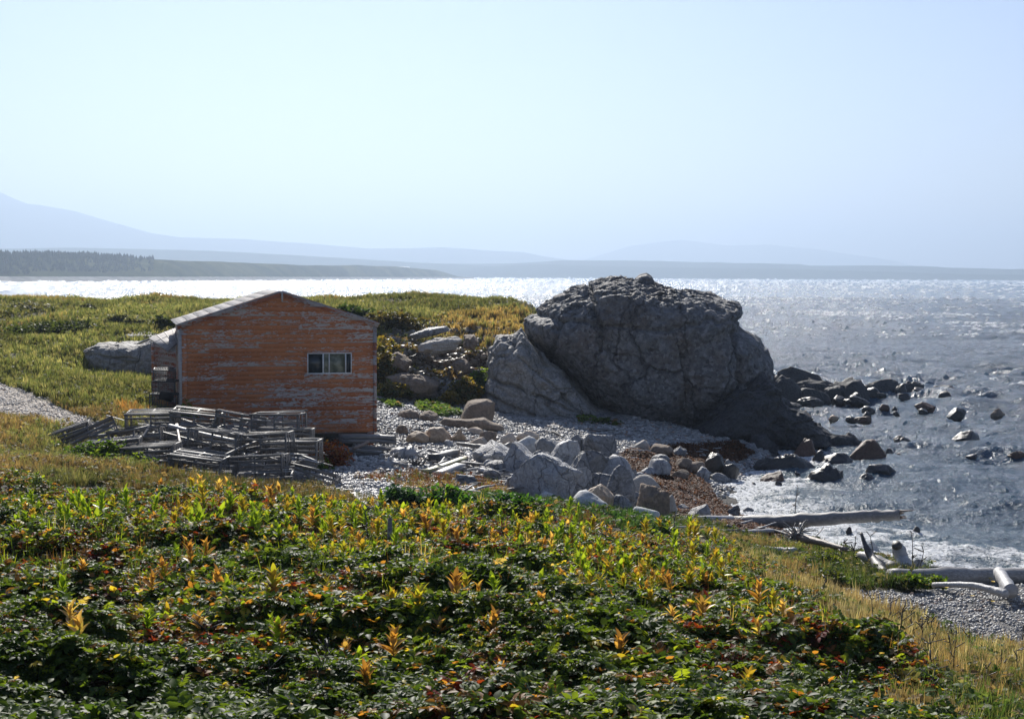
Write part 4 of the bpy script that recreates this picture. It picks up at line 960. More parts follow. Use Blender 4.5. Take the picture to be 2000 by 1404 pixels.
# inner lining with the window opening left free
mb = MB()
for (a, b_, c, e) in ((.02, WX0, 0, He - .1), (WX1, Wd - .02, 0, He - .1), (WX0, WX1, 0, WZ0), (WX0, WX1, WZ1, He - .1)): mb.box(((a + b_) / 2, .04, (c + e) / 2), (b_ - a, .02, e - c))
mb.add([(.02, .035, He - .1), (Wd - .02, .035, He - .1), (Wd / 2, .035, Hr - .1)], [], [[0, 1, 2]])
mb.box((Wd / 2, Dp / 2, .03), (Wd - .1, Dp - .1, .05)); mb.build('floor', drk, shed)
# corner boards, rakes, fascia
for x, w in ((.05, .15), (Wd - .045, .11)):
    mb = MB(); mb.box((x, -.035, He / 2 - .05), (w, .03, He - .02)); mb.box((x + (-.06 if x < 1 else .045), .04, He / 2 - .05), (.03, .13, He - .02)); mb.build('corner_board', trim if x > 1 else paint, shed)
mb = MB(); mb.box((-.06, -.05, He / 2), (.08, .03, He)); mb.build('corner_board', MT['woodpale'], shed)
OV, OVE = .10, .16
def rake(side):
    mb = MB(); sl = (Hr - He) / (Wd / 2)
    xa = -OVE if side < 0 else Wd + OVE - .1
    a = (xa, -OV, He - sl * abs(xa if side < 0 else xa - Wd) - .02); b_ = (Wd / 2, -OV, Hr - .02)
    mb.bar(a, b_, .028, .17); return mb.build('rake_board', trim, shed)
rake(-1); rake(1)
mb = MB(); mb.box((Wd / 2 + .03, -OV - .022, Hr - .13), (.05, .02, .30)); mb.build('ridge_block', MT['woodpale'], shed)
def roof_side(side):
    sl = (Hr - He) / (Wd / 2); mb = MB(); n = 9; L = math.hypot(Wd / 2 + OVE, (Wd / 2 + OVE) * sl)
    ux = np.array([1, 0, sl]) / math.hypot(1, sl); nrm = np.array([-sl, 0, 1]) / math.hypot(1, sl)
    if side > 0: ux = ux * [-1, 1, 1]; nrm = nrm * [-1, 1, 1]
    e = np.array([-OVE, 0, He - OVE * sl]) if side < 0 else np.array([Wd + OVE - .08, 0, He - (OVE - .08) * sl])
    if side > 0: L -= .08
    k = np.random.default_rng(3 + side)
    for i in range(n):
        s0, s1 = L * i / n, L * (i + 1) / n; y = -OV - .02
        while y < Dp + .1:
            y1 = min(y + .95, Dp + .12)
            a, b_ = e + ux * s0, e + ux * (s1 + .02); lift = .03 + k.random() * .004
            q = [a + nrm * (lift + .012), b_ + nrm * lift, b_ + nrm * .004, a + nrm * .004]
            V = [(*(p[:1]), y + .002, p[2]) for p in q] + [(*(p[:1]), y1 - .004, p[2]) for p in q]
            mb.add(V, [[0, 1, 5, 4], [1, 2, 6, 5], [2, 3, 7, 6], [3, 0, 4, 7], [3, 2, 1, 0], [4, 5, 6, 7]]); y = y1
    return mb.build('roof', sh_m, shed)
roof_side(-1); roof_side(1)
# window
wf = MB(); cxw, czw, ww, wh = (WX0 + WX1) / 2, (WZ0 + WZ1) / 2, WX1 - WX0, WZ1 - WZ0
for c, s in (((cxw, -.04, WZ0 + .02), (ww, .06, .04)), ((cxw, -.04, WZ1 - .015), (ww, .06, .03)), ((WX0 + .015, -.04, czw), (.03, .06, wh - .07)), ((WX1 - .015, -.04, czw), (.03, .06, wh - .07)),
             ((WX0 + .50, -.035, czw), (.045, .05, wh - .07)), ((WX0 + .69, -.03, czw), (.03, .04, wh - .07)), ((WX0 + 1.21, -.035, czw), (.035, .05, wh - .07))): wf.box(c, s)
win = wf.build('window', wht, shed); win['label'] = 'white aluminium sliding window in the orange wall'
for a, b_, mm in ((.03, .48, gls), (.52, .675, cur), (.705, 1.19, cur), (1.23, 1.37, gls)):
    mb = MB(); mb.box((WX0 + (a + b_) / 2, -.012, czw), (b_ - a, .008, wh - .07)); mb.build('pane', mm, win)
mb = MB()
for c, s in (((cxw, -.022, WZ0 - .035), (ww + .16, .035, .07)), ((cxw, -.022, WZ1 + .03), (ww + .16, .035, .06)), ((WX0 - .04, -.022, czw), (.08, .035, wh)), ((WX1 + .04, -.022, czw), (.08, .035, wh))): mb.box(c, s)
mb.build('window_trim', paint, win)
# side door and a little window frame on the left wall, corner post
mb = MB(); mb.box((-.045, .75, 1.25), (.05, .8, 2.0)); dr = mb.build('door', paint2, shed)
mb = MB(); mb.box((-.06, .30, 1.9), (.06, .1, 2.5)); mb.box((-.06, 1.2, 1.9), (.06, .1, 2.5)); mb.box((-.06, .75, 3.17), (.06, .8, .1)); mb.build('door_frame', MT['woodpale'], shed)
# underside, sill beam and posts
mb = MB(); mb.box((Wd / 2, .12, -.03), (Wd - .1, .14, .12)); mb.box((Wd / 2, Dp - .2, -.06), (Wd - .1, .18, .14)); mb.box((Wd / 2, Dp / 2, -.05), (Wd - .3, .18, .12)); mb.build('sill_beam', MT['wooddark'], shed)
mb = MB(); mb.box((Wd - .18, .06, -.22), (.2, .1, .42)); mb.build('post', trim, shed)
for x, y in ((3.9, 1.2), (5.4, 1.6), (5.6, Dp - .4), (3.6, Dp - .4), (4.6, 2.6)):
    mb = MB(); mb.box((x, y, -.4), (.2, .2, .7)); mb.build('post', MT['wooddark'], shed)
# annex on the left, half hidden
def loc_of(px, py, d):
    p = np.array(PD(px, py, d)) - np.array([SX, d0, ZB]); c, s = math.cos(-A0), math.sin(-A0)
    return np.array([c * p[0] - s * p[1], s * p[0] + c * p[1], p[2]])
Aa, Bb, Cc, Dd = loc_of(291, 663, 47.6), loc_of(352, 640, 48.2), loc_of(352, 668, 46.2), loc_of(328, 688, 45.2)
an = MB(); up = np.array([0, 0, .06]); an.add([Aa, Bb, Cc, Dd, Aa + up, Bb + up, Cc + up, Dd + up], [[3, 2, 1, 0], [4, 5, 6, 7], [0, 1, 5, 4], [1, 2, 6, 5], [2, 3, 7, 6], [3, 0, 4, 7]])
for t in (.25, .5, .75):
    p, q_ = Aa + (Bb - Aa) * t + up, Dd + (Cc - Dd) * t + up; an.bar(p, q_, .04, .02)
for t in (.33, .66): an.bar(Aa + (Dd - Aa) * t + up, Bb + (Cc - Bb) * t + up, .03, .015)
annex = an.build('annex_roof', sh_m, shed)
p0 = loc_of(301, 672, 46.9); p1 = loc_of(344, 690, 44.9); L_ = math.hypot(*(p1 - p0)[:2]); zb = -.2
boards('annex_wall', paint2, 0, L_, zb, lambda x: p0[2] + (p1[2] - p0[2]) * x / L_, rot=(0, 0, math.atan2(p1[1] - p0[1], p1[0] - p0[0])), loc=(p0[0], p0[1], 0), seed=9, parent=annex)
mb = MB(); mb.box((p0[0] - .03, p0[1], (p0[2] + zb) / 2), (.12, .12, p0[2] - zb)); mb.build('corner_board', paint, annex)
mb = MB(); mb.bar(loc_of(270, 671, 48.6), loc_of(293, 662, 47.6), .1, .05); mb.build('rake_board', MT['woodpale'], annex)

# ------------------------------------------------------------ wooden lobster traps
def bend(a, b_, sag, n=5):
    a, b_ = np.array(a, float), np.array(b_, float); t = np.linspace(0, 1, n)[:, None]; p = a + (b_ - a) * t; p[:, 2] -= sag * 4 * (t[:, 0] * (1 - t[:, 0])); return p
net_m, nt, b = newmat('old_netting'); b.inputs['Base Color'].default_value = (.20, .17, .14, 1); b.inputs['Roughness'].default_value = .95
def make_trap(seed, L=1.34, Wt=.62, H=.60, worn=.3):
    rg = np.random.default_rng(seed); root = empty('lobster_trap', (0, 0, 0))
    fr = MB(); x, y = L / 2, Wt / 2
    for sx in (-1, 0, 1):
        fr.bar((sx * x, -y, .02), (sx * x, y, .02), .045, .035); fr.bar((sx * x, -y, H), (sx * x, y, H), .045, .035)
        for sy in (-1, 1): fr.bar((sx * x, sy * y, 0), (sx * x + rg.normal() * .012, sy * y, H), .04, .04)
    for sy in (-1, 1):
        for z in (0, H): fr.bar((-x - .04, sy * (y + .03), z), (x + .04, sy * (y + .03), z + rg.normal() * .02), .028, .05)
    fr.build('frame', MT['wood'], root)
    def slats(name, gen, mat_):
        mb = MB()
        for a, b_ in gen:
            if rg.random() < worn: continue
            b_ = np.array(b_) + rg.normal(size=3) * .018; mb.bar(a, b_, .038, .012, up=(0, 0, 1) if abs(a[2] - b_[2]) < .2 and name != 'side_slats' else (0, 1, 0))
        if mb.n: return mb.build(name, mat_, root)
    slats('top_slats', [((-x, yy, H + .026), (x, yy, H + .026)) for yy in np.linspace(-y + .03, y - .03, 7)], MT['woodpale'] if seed % 2 else MT['wood'])  # paler wood on half the tops: sun gleam put into the colour
    slats('bottom_slats', [((-x, yy, -.005), (x, yy, -.005)) for yy in np.linspace(-y + .03, y - .03, 8)], MT['wood'])
    for sy in (-1, 1):
        mb = MB()
        for z in np.linspace(.11, H - .11, 4):
            if rg.random() < worn * .6: continue
            half = rg.random() < .75; a, b_ = ((0 if half else -x), sy * (y + .025), z), (x, sy * (y + .025), z + rg.normal() * .01); mb.bar(a, b_, .012, .055)
        if mb.n: mb.build('side_slats', MT['wood'], root)
    for sx in (-1, 1):
        mb = MB()
        for yy in np.linspace(-y + .06, y - .06, 6):
            if rg.random() < worn * .5: continue
            mb.bar((sx * (x + .025), yy, 0), (sx * (x + .025), yy + rg.normal() * .01, H), .012, .045, up=(0, 1, 0))
        if mb.n: mb.build('end_slats', MT['wood'], root)
    mb = MB()                                # collapsed netting
    for k in range(40):
        p = np.array([rg.uniform(-x, x), rg.uniform(-y, y), rg.uniform(.05, H * .8)]); q_ = p + rg.normal(size=3) * [.35, .15, .14]; q_ = np.clip(q_, [-x, -y, .02], [x, y, H]); 
        mid = (p + q_) / 2 - [0, 0, rg.uniform(0, .12)]; t = np.linspace(0, 1, 6)[:, None]
        mb.tube((1 - t) ** 2 * p + 2 * t * (1 - t) * mid + t ** 2 * q_, .005, 4, cap=False)
    mb.build('netting', net_m, root)
    return root
protos = [make_trap(s, worn=w) for s, w in ((1, .35), (2, .5), (3, .6), (4, .4))]
used = [False] * 4
def trap(px, py, d, yaw=0, pitch=0, roll=0, k=0, label='', s=1.):
    o = protos[k] if not used[k] else copy_tree(protos[k]); used[k] = True
    q_ = np.random.default_rng(int(px * 3 + py)).normal(size=3) * [6, 4.5, 10]; p = PD(px, py, d); o.location = p; o.rotation_euler = Euler((R(roll + q_[0]), R(-pitch + q_[1]), R(yaw + q_[2])), 'XYZ'); o.scale = (s,) * 3
    tag(o, label, 'lobster trap', 'old wooden lobster traps heaped before the shed')
TR = [
 (388, 935, 34.8, 1, -1, 0, 0, 'front left of the two open-sided dark traps facing the camera, low in the heap'),
 (508, 937, 34.9, -2, 0, 0, 1, 'front right of the two open-sided dark traps facing the camera'),
 (395, 968, 34.3, 4, 0, 4, 3, 'sunken trap in the shadow under the front left trap'),
 (520, 972, 34.5, -4, -3, 0, 2, 'sunken trap in the shadow under the front right trap'),
 (598, 962, 35.2, -8, -10, 0, 3, 'trap sliding down at the right end of the heap'),
 (330, 940, 35.6, 15, 3, 0, 2, 'broken trap behind the left front one'),
 (420, 888, 36.0, -6, -6, -10, 2, 'trap lying tilted with its pale slatted top showing, centre of the heap'),
 (520, 892, 36.1, -3, -4, -6, 1, 'flattened trap with bright top slats, right of centre'),
 (575, 905, 36.6, 2, -3, 0, 0, 'slatted trap with black gaps at the right end of the middle layer'),
 (560, 880, 37.6, 0, -1, 0, 3, 'slatted trap under the upper right corner trap'),
 (545, 851, 37.9, 2, 1, 0, 2, 'open trap at the upper right corner of the heap, against the orange wall'),
 (465, 852, 38.2, -4, -4, 0, 0, 'top row trap left of the corner one'),
 (470, 884, 37.5, -3, -3, 0, 3, 'trap under the top row, right half'),
 (385, 845, 38.6, -2, -1, 0, 1, 'top row trap in the middle'),
 (380, 876, 38.0, 2, 0, 0, 0, 'trap under the middle of the top row'),
 (300, 846, 38.8, 3, 2, 0, 3, 'leftmost trap of the top row'),
 (290, 880, 38.2, 6, 3, 0, 1, 'trap under the left end of the top row'),
 (270, 885, 36.4, 8, 7, -6, 2, 'trap leaning uphill to the right, left of the centre'),
 (190, 878, 36.7, 10, 13, -4, 1, 'trap leaning steeply in the left wing of the heap'),
 (225, 905, 35.8, 12, 10, 0, 0, 'lower trap in the left wing, half covered by green weeds'),
 (140, 880, 37.4, 8, 15, 4, 3, 'trap behind the left wing, tipped towards the track'),
 (115, 900, 37.6, 8, 16, 0, 2, 'leftmost trap, sinking into the grass'),
 (300, 915, 35.4, -6, 2, 0, 3, 'trap with a row of upright laths at the front left'),
 (340, 890, 36.9, -4, 0, -12, 0, 'buried trap in the middle of the heap'),
]
for (a, b_, d, y_, p_, r_, k, lb) in TR: trap(a, b_, d, y_, p_, r_, k, lb)
# upright lath panel
mb = MB(); 
for i in range(7): mb.box((i * .052 - .16, 0, .24 + .01 * (i % 2)), (.036, .014, .5), (R(-8), R(6), 0))
o = mb.build('crate_lid', MT['wood'], None, PD(292, 928, 34.6)); tag(o, 'loose crate lid of upright bluish laths leaning on the front left of the heap', 'crate lid')
# loose timbers and laths
rg = np.random.default_rng(12)
def ttop(px): return np.interp(px, [70, 130, 200, 260, 330, 560, 600, 640], [900, 868, 845, 822, 812, 815, 860, 940])
def plank(name, p, q_, w, h, mat_, label, cat='plank', group=None, up=(0, 0, 1), taper=1):
    p, q_ = np.array(p, float), np.array(q_, float); c = (p + q_) / 2; L = np.linalg.norm(q_ - p)
    n = 7; xs = np.linspace(-L / 2, L / 2, n); rr_ = np.random.default_rng(int(abs(c[0]) * 997 + abs(c[2]) * 131)); bend_ = rr_.normal() * .012 * L
    V = []
    for i, x in enumerate(xs):
        k = 1 - (1 - taper) * i / (n - 1); zb_ = bend_ * (1 - (2 * x / L) ** 2); jw = 1 + rr_.normal() * .05
        for a_, b2 in ((-1, -1), (1, -1), (1, 1), (-1, 1)): V.append((x, a_ * w / 2 * k * jw, b2 * h / 2 * k + zb_))
    f = []
    for i in range(n - 1):
        for j in range(4): f.append([i * 4 + j, i * 4 + (j + 1) % 4, i * 4 + 4 + (j + 1) % 4, i * 4 + 4 + j])
    f += [[3, 2, 1, 0], [4 * n - 4, 4 * n - 3, 4 * n - 2, 4 * n - 1]]
    d = q_ - p; o = link(name, mesh(name, V, np.array(f), MT[mat_] if isinstance(mat_, str) else mat_), None, c); o.rotation_euler = Vector(d).to_track_quat('X', 'Z').to_euler()
    return tag(o, label, cat, group)
for i in range(110):
    px = rg.uniform(110, 600); top = ttop(px); f_ = rg.random() ** 1.3; d = 38.8 - 4.2 * f_; py = top + 6 + (np.interp(px, [110, 300, 600], [900, 925, 925]) - top) * f_ * .8
    c = np.array(PD(px, py, d)); L = rg.uniform(.5, 1.5); sl = np.interp(px, [100, 260, 330, 600], [.24, .12, -.04, -.08]) + rg.normal() * .17; az = rg.normal() * .6
    dv = np.array([math.cos(az), math.sin(az) * .8, sl]) * L / 2
    plank('lath', c - dv, c + dv, rg.uniform(.035, .07), .014, 'woodpale' if rg.random() < .38 else 'wood', 'loose weathered lath fallen among the heaped lobster traps', 'lath', 'loose laths on the trap heap')
for (a, b_, w, m_, lb) in (
   ((345, 828, 37.2), (352, 868, 35.6), .07, 'woodwarm', 'short brownish timber standing slanted in the middle of the heap'),
   ((392, 843, 37.), (350, 872, 36.2), .06, 'wood', 'grey bar crossing the slanted brownish timber'),
   ((500, 862, 35.9), (432, 892, 34.9), .07, 'wood', 'long grey bar rising to the right above the front traps'),
   ((208, 811, 39.), (246, 822, 38.6), .03, 'woodpale', 'thin white lath sticking out at the upper left of the heap'),
   ((443, 801, 38.2), (447, 812, 38.2), .05, 'woodpale', 'short white peg standing up on the top row'),
   ((128, 872, 36.4), (212, 834, 37.2), .14, 'wood', 'broad curved grey board along the upper left wing'),
   ((64, 872, 37.6), (160, 838, 38.2), .10, 'wood', 'outermost grey board pointing down into the grass at left'),
   ((118, 886, 36.), (172, 862, 36.2), .13, 'wood', 'short broad board below the curved one at left'),
   ((175, 852, 36.4), (290, 832, 37.), .10, 'wood', 'long grey board over the left half of the heap'),
   ((270, 868, 36.), (292, 834, 36.6), .08, 'wood', 'grey board bent upward beside the mossy netting'),
   ((296, 838, 36.6), (410, 868, 36.0), .07, 'wood', 'long thin bar sloping down to the right across the centre'),
   ((378, 808, 38.2), (528, 822, 37.8), .06, 'woodpale', 'long bright rail along the top row of traps'),
   ((330, 830, 37.), (470, 862, 36.2), .12, 'woodpale', 'sheet of bright laths fanned across the centre'),
   ((600, 950, 35), (660, 955, 35.2), .05, 'woodpale', 'pale curved lath lying on the ground at the right end of the heap'),
   ((590, 935, 35.2), (640, 952, 35.), .12, 'wood', 'thick grey timber sliding off the right end of the heap'),
   ((625, 962, 34.), (664, 955, 34.4), .12, 'wooddark', 'dark beam end poking out at the right foot of the heap'),
   ((580, 886, 35.6), (618, 900, 35.2), .05, 'woodpale', 'bright white lath at the right shoulder of the heap'),
   ((540, 884, 35.6), (600, 888, 35.4), .05, 'woodpale', 'bright white lath left of the right shoulder'),
   ((688, 962, 31.5), (720, 988, 29.), .12, 'wooddark', 'dark plank lying in the grass beside the little pebble path'),):
    plank('timber', PD(*a), PD(*b_), w, w * .45, m_, lb, 'timber')
# wire traps stacked against the annex
wm, nt, b = newmat('black_wire'); b.inputs['Base Color'].default_value = (.07, .075, .075, 1); b.inputs['Roughness'].default_value = .5
def wire_trap(px, py, d, yaw, lb, sz=(.9, .55, .4), roll=0):
    root = empty('wire_trap', PD(px, py, d), (roll, 0, yaw)); tag(root, lb, 'wire trap', 'wire traps stacked by the annex')
    x, y, z = sz; fr = MB()
    for sy in (0, 1):
        for sz_ in (0, 1): fr.bar((-x / 2, sy * y, sz_ * z), (x / 2, sy * y, sz_ * z), .03, .03)
        for sx in (-1, 1): fr.bar((sx * x / 2, sy * y, 0), (sx * x / 2, sy * y, z), .03, .03)
    for sx in (-1, 1):
        for sz_ in (0, 1): fr.bar((sx * x / 2, 0, sz_ * z), (sx * x / 2, y, sz_ * z), .03, .03)
    fr.build('frame', wm, root); w = MB()
    for t in np.linspace(0, 1, 13):
        X = -x / 2 + t * x; w.bar((X, 0, 0), (X, 0, z), .008, .008); w.bar((X, y, 0), (X, y, z), .008, .008); w.bar((X, 0, z), (X, y, z), .008, .008)
    for t in np.linspace(0, 1, 7): w.bar((-x / 2, 0, t * z), (x / 2, 0, t * z), .008, .008); w.bar((-x / 2, y, t * z), (x / 2, y, t * z), .008, .008); w.bar((-x / 2, t * y, z), (x / 2, t * y, z), .008, .008)
    w.build('wire_mesh', wm, root)
wire_trap(320, 797, 43.2, .1, 'bottom wire trap of the stack against the annex, in dry grass', (.85, .6, .42))
wire_trap(319, 770, 43.3, -.1, 'second wire trap from the ground in the stack by the annex', (.72, .6, .40))
wire_trap(320, 746, 43.4, .15, 'topmost wire trap of the stack by the annex', (.62, .5, .36), .1)
mb = MB(); mb.tube([PD(315, 772, 43.0), PD(335, 776, 42.9)], .14, 10); tag(mb.build('bait_bucket', drk), 'black bucket lying in the stack of wire traps', 'bucket')

# ------------------------------------------------------------ timbers under the shed, driftwood
for (a, b_, w, h, m_, lb) in (
   ((667, 853, 42.4), (767, 855, 43.2), .5, .12, 'wood', 'upper long grey beam on the stack under the shed corner'),
   ((668, 861, 42.3), (767, 863, 43.1), .5, .11, 'wood', 'second long grey beam directly under the upper one'),
   ((640, 872, 41.8), (700, 878, 42.), .3, .10, 'wooddark', 'short dark beam lying under the shed'),
   ((625, 872, 41.4), (745, 884, 41.6), .25, .09, 'wood', 'long grey plank lying on the dark timbers under the shed'),
   ((700, 874, 42.2), (790, 878, 42.6), .3, .10, 'wood', 'plank pointing to the root stump from under the shed'),
   ((650, 884, 41.2), (745, 892, 41.4), .3, .12, 'wooddark', 'lowest dark timber in front of the shed corner'),
   ((655, 890, 40.8), (730, 900, 41.), .25, .12, 'wooddark', 'dark timber on the shingle before the lowest one'),
   ((846, 897, 40.2), (890, 886, 42.6), .3, .28, 'wooddark', 'short square hollow beam with a black end facing the camera'),
   ((830, 920, 38.6), (906, 894, 40.4), .22, .05, 'yellow', 'faded yellow board lying diagonally across the driftwood'),
   ((856, 926, 38.4), (900, 908, 39.6), .28, .10, 'woodpale', 'broad grey plank just right of the yellow board'),
   ((872, 922, 38.8), (905, 914, 39.4), .25, .09, 'wood', 'short grey plank right of the broad one'),
   ((895, 903, 40.4), (985, 914, 40.6), .12, .06, 'wood', 'long thin rail running to the grey boulders'),
   ((960, 926, 39.), (1008, 928, 39.), .10, .06, 'woodpale', 'straight pale batten against the grey boulders'),
   ((938, 916, 39.2), (965, 926, 39.), .22, .08, 'woodpale', 'short white plank left of the straight batten'),
   ((690, 876, 41.), (720, 862, 41.6), .08, .08, 'woodwarm', 'small brown block among the timbers under the shed')):
    p, q_ = np.array(PD(*a)), np.array(PD(*b_)); plank('beam', p, q_, w, h, m_, lb, 'beam')
def log(name, pts, rad, mat_, label, n=14, wob=.13, cat='driftwood log', sub=6, cap=True):
    P_ = np.array([PD(*p) for p in pts]); t = np.linspace(0, len(P_) - 1, (len(P_) - 1) * sub + 1); i = np.arange(len(P_))
    Q = np.stack([np.interp(t, i, P_[:, k]) for k in range(3)], -1)
    if len(P_) > 2:
        for _ in range(2): Q[1:-1] = (Q[:-2] + 2 * Q[1:-1] + Q[2:]) / 4
    rr_ = np.interp(t, i, rad) * (1 + .08 * np.random.default_rng(int(pts[0][0])).normal(size=len(t)))
    c = Q.mean(0); mb = MB(); mb.tube(Q - c, rr_, n, wob, seed=pts[0][0] * .37, cap=cap); o = mb.build(name, MT[mat_], None, c, smooth=True)
    return tag(o, label, cat)
big = log('driftwood_log', [(1415, 1021, 37.4), (1500, 1019, 36.9), (1600, 1014, 36.4), (1690, 1008, 36.), (1757, 1005, 35.7)], [.17, .18, .17, .15, .135], 'wooddrift', 'biggest driftwood log, long straight trunk jutting out over the surf', 18, .12)
mb = MB(); c = np.array(PD(1757, 1005, 35.7))
for k, (dx, dz, L) in enumerate(((-.02, .10, .34), (.0, .03, .12), (.02, -.06, .16), (.05, -.11, .22))): mb.bar((0, dx * 2, dz), (L, dx * 2, dz + .02), .09, .06, taper=.25)
o = mb.build('splintered_end', MT['woodwarm'], big); o.location = c - np.array(big.location)
log('driftwood_log', [(1205, 1013, 34.6), (1290, 1015, 34.8), (1430, 1014, 36.6)], [.06, .085, .10], 'woodpale', 'long thin white log meeting the thick end of the biggest log')
log('driftwood_log', [(1300, 1034, 32.6), (1345, 1040, 32.8), (1415, 1034, 33.4)], [.05, .06, .05], 'woodpale', 'short white log lying in the grass edge below the thin one')
log('driftwood_log', [(1440, 1040, 33.5), (1510, 1036, 34.)], [.06, .05], 'woodpale', 'white stick log under the thick end of the biggest log')
log('driftwood_log', [(1474, 1071, 30.4), (1520, 1075, 30.2), (1556, 1077, 30.)], [.08, .07, .08], 'woodpale', 'stubby white log half hidden in the bank grass')
log('driftwood_log', [(1562, 1094, 28.8), (1627, 1103, 28.6)], [.07, .05], 'woodpale', 'white log sunk in the grass left of the yellow flowers')
log('driftwood_log', [(1545, 1046, 32.8), (1600, 1058, 32.), (1655, 1073, 31.2)], [.10, .08, .05], 'woodwarm', 'brownish curved log beside the tangled roots')
log('driftwood_log', [(1690, 1126, 27.6), (1740, 1124, 28.)], [.05, .07], 'woodpale', 'slim pale log end left of the long lying log')
log('driftwood_log', [(1738, 1124, 28.2), (1830, 1128, 28.6), (1930, 1124, 29.2), (2060, 1126, 29.8)], [.15, .19, .18, .15], 'wooddrift', 'long thick grey log lying along the edge of the gravel at right', 16, .1)
log('driftwood_log', [(1952, 1118, 28.0), (1962, 1135, 26.8), (1974, 1154, 26.)], [.12, .12, .125], 'woodpale', 'short thick white log with a dark cut end, propped across the long grey log', 18, .08)
log('driftwood_log', [(1822, 1142, 27.2), (1860, 1141, 26.9), (1905, 1143, 26.5), (1940, 1152, 26.1), (1966, 1160, 25.8)], [.045, .055, .065, .075, .08], 'woodpale', 'slender curved white log lying on the gravel in front of the long grey one')
hollow = log('driftwood_log', [(1768, 1112, 29.6), (1762, 1090, 29.9), (1752, 1064, 30.)], [.17, .145, .13], 'woodpale', 'short white trunk leaning upright with a dark hollow top', 18, .05)
mb = MB(); mb.tube([PD(1752, 1066, 29.88), PD(1750.5, 1061, 29.84)], [.115, .09], 14); o = mb.build('hollow_end', MT['wooddark']); o.parent = hollow; o.location = -hollow.location
log('forked_branch', [(1682, 1040, 30.4), (1688, 1060, 30.2), (1700, 1085, 30.), (1716, 1108, 29.4), (1728, 1122, 29.)], [.03, .045, .09, .13, .12], 'wooddark', 'dark crooked branch standing up left of the hollow trunk', 12, .15, 'driftwood branch')
log('driftwood_log', [(1678, 1082, 30.6), (1715, 1098, 30.), (1750, 1113, 29.6)], [.08, .15, .14], 'wooddrift', 'thick grey log leaning down behind the crooked branch', 14, .15)
log('stake', [(1564, 1046, 33.4), (1565, 1022, 33.6)], [.06, .055], 'wood', 'short grey stake standing under the biggest log', 8, .1, 'stake')
log('stake', [(761, 1052, 18.0), (762, 1012, 18.1)], [.035, .03], 'wood', 'short grey stake standing alone in the foreground leaves', 8, .1, 'stake')
log('driftwood_log', [(893, 866, 44.8), (935, 872, 44.2), (985, 873, 44.), (996, 866, 44.2)], [.05, .07, .07, .05], 'wood', 'thin curved grey pole lying on the shingle before the tan rocks', 10, .08)
log('driftwood_log', [(768, 885, 41.6), (790, 886, 41.2)], [.16, .18], 'woodpale', 'cut stump section lying left of the root stump', 14, .1)
def roots(name, px, py, d, label, mat_, seed, n=12, size=.5, r0=.07):
    rg = np.random.default_rng(seed); mb = MB(); c = np.array(PD(px, py, d))
    for k in range(n):
        a = rg.uniform(0, 6.3); el = rg.uniform(-.2, 1.3); L = size * rg.uniform(.5, 1.2); p = np.array([0, 0, 0.]); P_ = [p]; dv = np.array([math.cos(a) * math.cos(el), math.sin(a) * math.cos(el) * .5, math.sin(el)])
        for j in range(5): dv = dv + rg.normal(size=3) * .28; dv /= np.linalg.norm(dv); p = p + dv * L / 5; P_.append(p)
        mb.tube(P_, np.linspace(r0, r0 * .2, 6) * rg.uniform(.6, 1.2), 7)
    mb.tube([(-size * .1, 0, -.15), (0, 0, 0), (size * .1, .2, .18)], [r0 * 1.9, r0 * 2.4, r0 * 1.3], 10, .2)
    return tag(mb.build(name, MT[mat_], None, c, smooth=True), label, 'tree root')
roots('root_stump', 800, 888, 41.3, 'pale twisted root stump on the shingle right of the shed timbers', 'woodpale', 3, 10, .42, .09)
roots('root_stump', 812, 914, 39.4, 'dark matted root ball below the pale stump', 'wooddark', 4, 22, .4, .04)
roots('root_stump', 760, 908, 39.4, 'low white knotty root lying left of the dark root ball', 'woodpale', 5, 8, .45, .06)
roots('root_stump', 1555, 1052, 32.6, 'spiky grey root tangle beside the stake', 'wooddrift', 6, 26, .55, .03)
roots('root_stump', 1425, 1022, 36.6, 'little forked root caught on the thick end of the biggest log', 'woodpale', 7, 9, .4, .035)
roots('root_stump', 690, 905, 39.8, 'small bleached root at the edge of the pebbles under the shed', 'woodpale', 8, 9, .4, .035)
# small sticks
rg = np.random.default_rng(31)
def stick(zone, n, label, group, L0, L1, r, mats, elev=.12):
    for i in range(n):
        px, py = rg.uniform(zone[0], zone[2]), rg.uniform(zone[1], zone[3]); g = cast([px], [py])[0]; a = rg.normal() * .7; L = rg.uniform(L0, L1)
        dv = np.array([math.cos(a), math.sin(a), rg.normal() * elev]); P_ = [np.array([0, 0, 0.])]
        for k in range(4): dv = dv + rg.normal(size=3) * [.12, .12, .06]; dv /= np.linalg.norm(dv); P_.append(P_[-1] + dv * L / 4)
        mb = MB(); rr_ = rg.uniform(.5, 1.3) * r; mb.tube(np.array(P_) - P_[2], [rr_, rr_ * 1.05, rr_, rr_ * .9, rr_ * .6], 6)
        tag(mb.build('driftwood_stick', MT[mats[rg.integers(len(mats))]], None, (g[0], g[1], g[2] + rg.uniform(.03, .14)), smooth=True), label, 'stick', group)
stick((885, 912, 1005, 972), 70, 'bleached stick in the jackstraw tangle left of the largest grey boulder', 'sticks left of the boulder pile', .5, 1.5, .035, ['woodpale', 'woodpale', 'wood'])
stick((740, 890, 900, 925), 28, 'bleached stick strewn around the root stumps and yellow board', 'sticks around the root stumps', .4, 1.3, .035, ['woodpale', 'wood', 'wooddrift'])
stick((1290, 1024, 1560, 1048), 26, 'bleached stick on the strand line under the biggest log', 'sticks under the big log', .4, 1.2, .03, ['woodpale', 'woodpale', 'wood'])
stick((1560, 1045, 1760, 1100), 34, 'grey stick on the strand line between root tangle and hollow trunk', 'sticks near the hollow trunk', .4, 1.3, .028, ['wooddrift', 'wood', 'woodpale'])
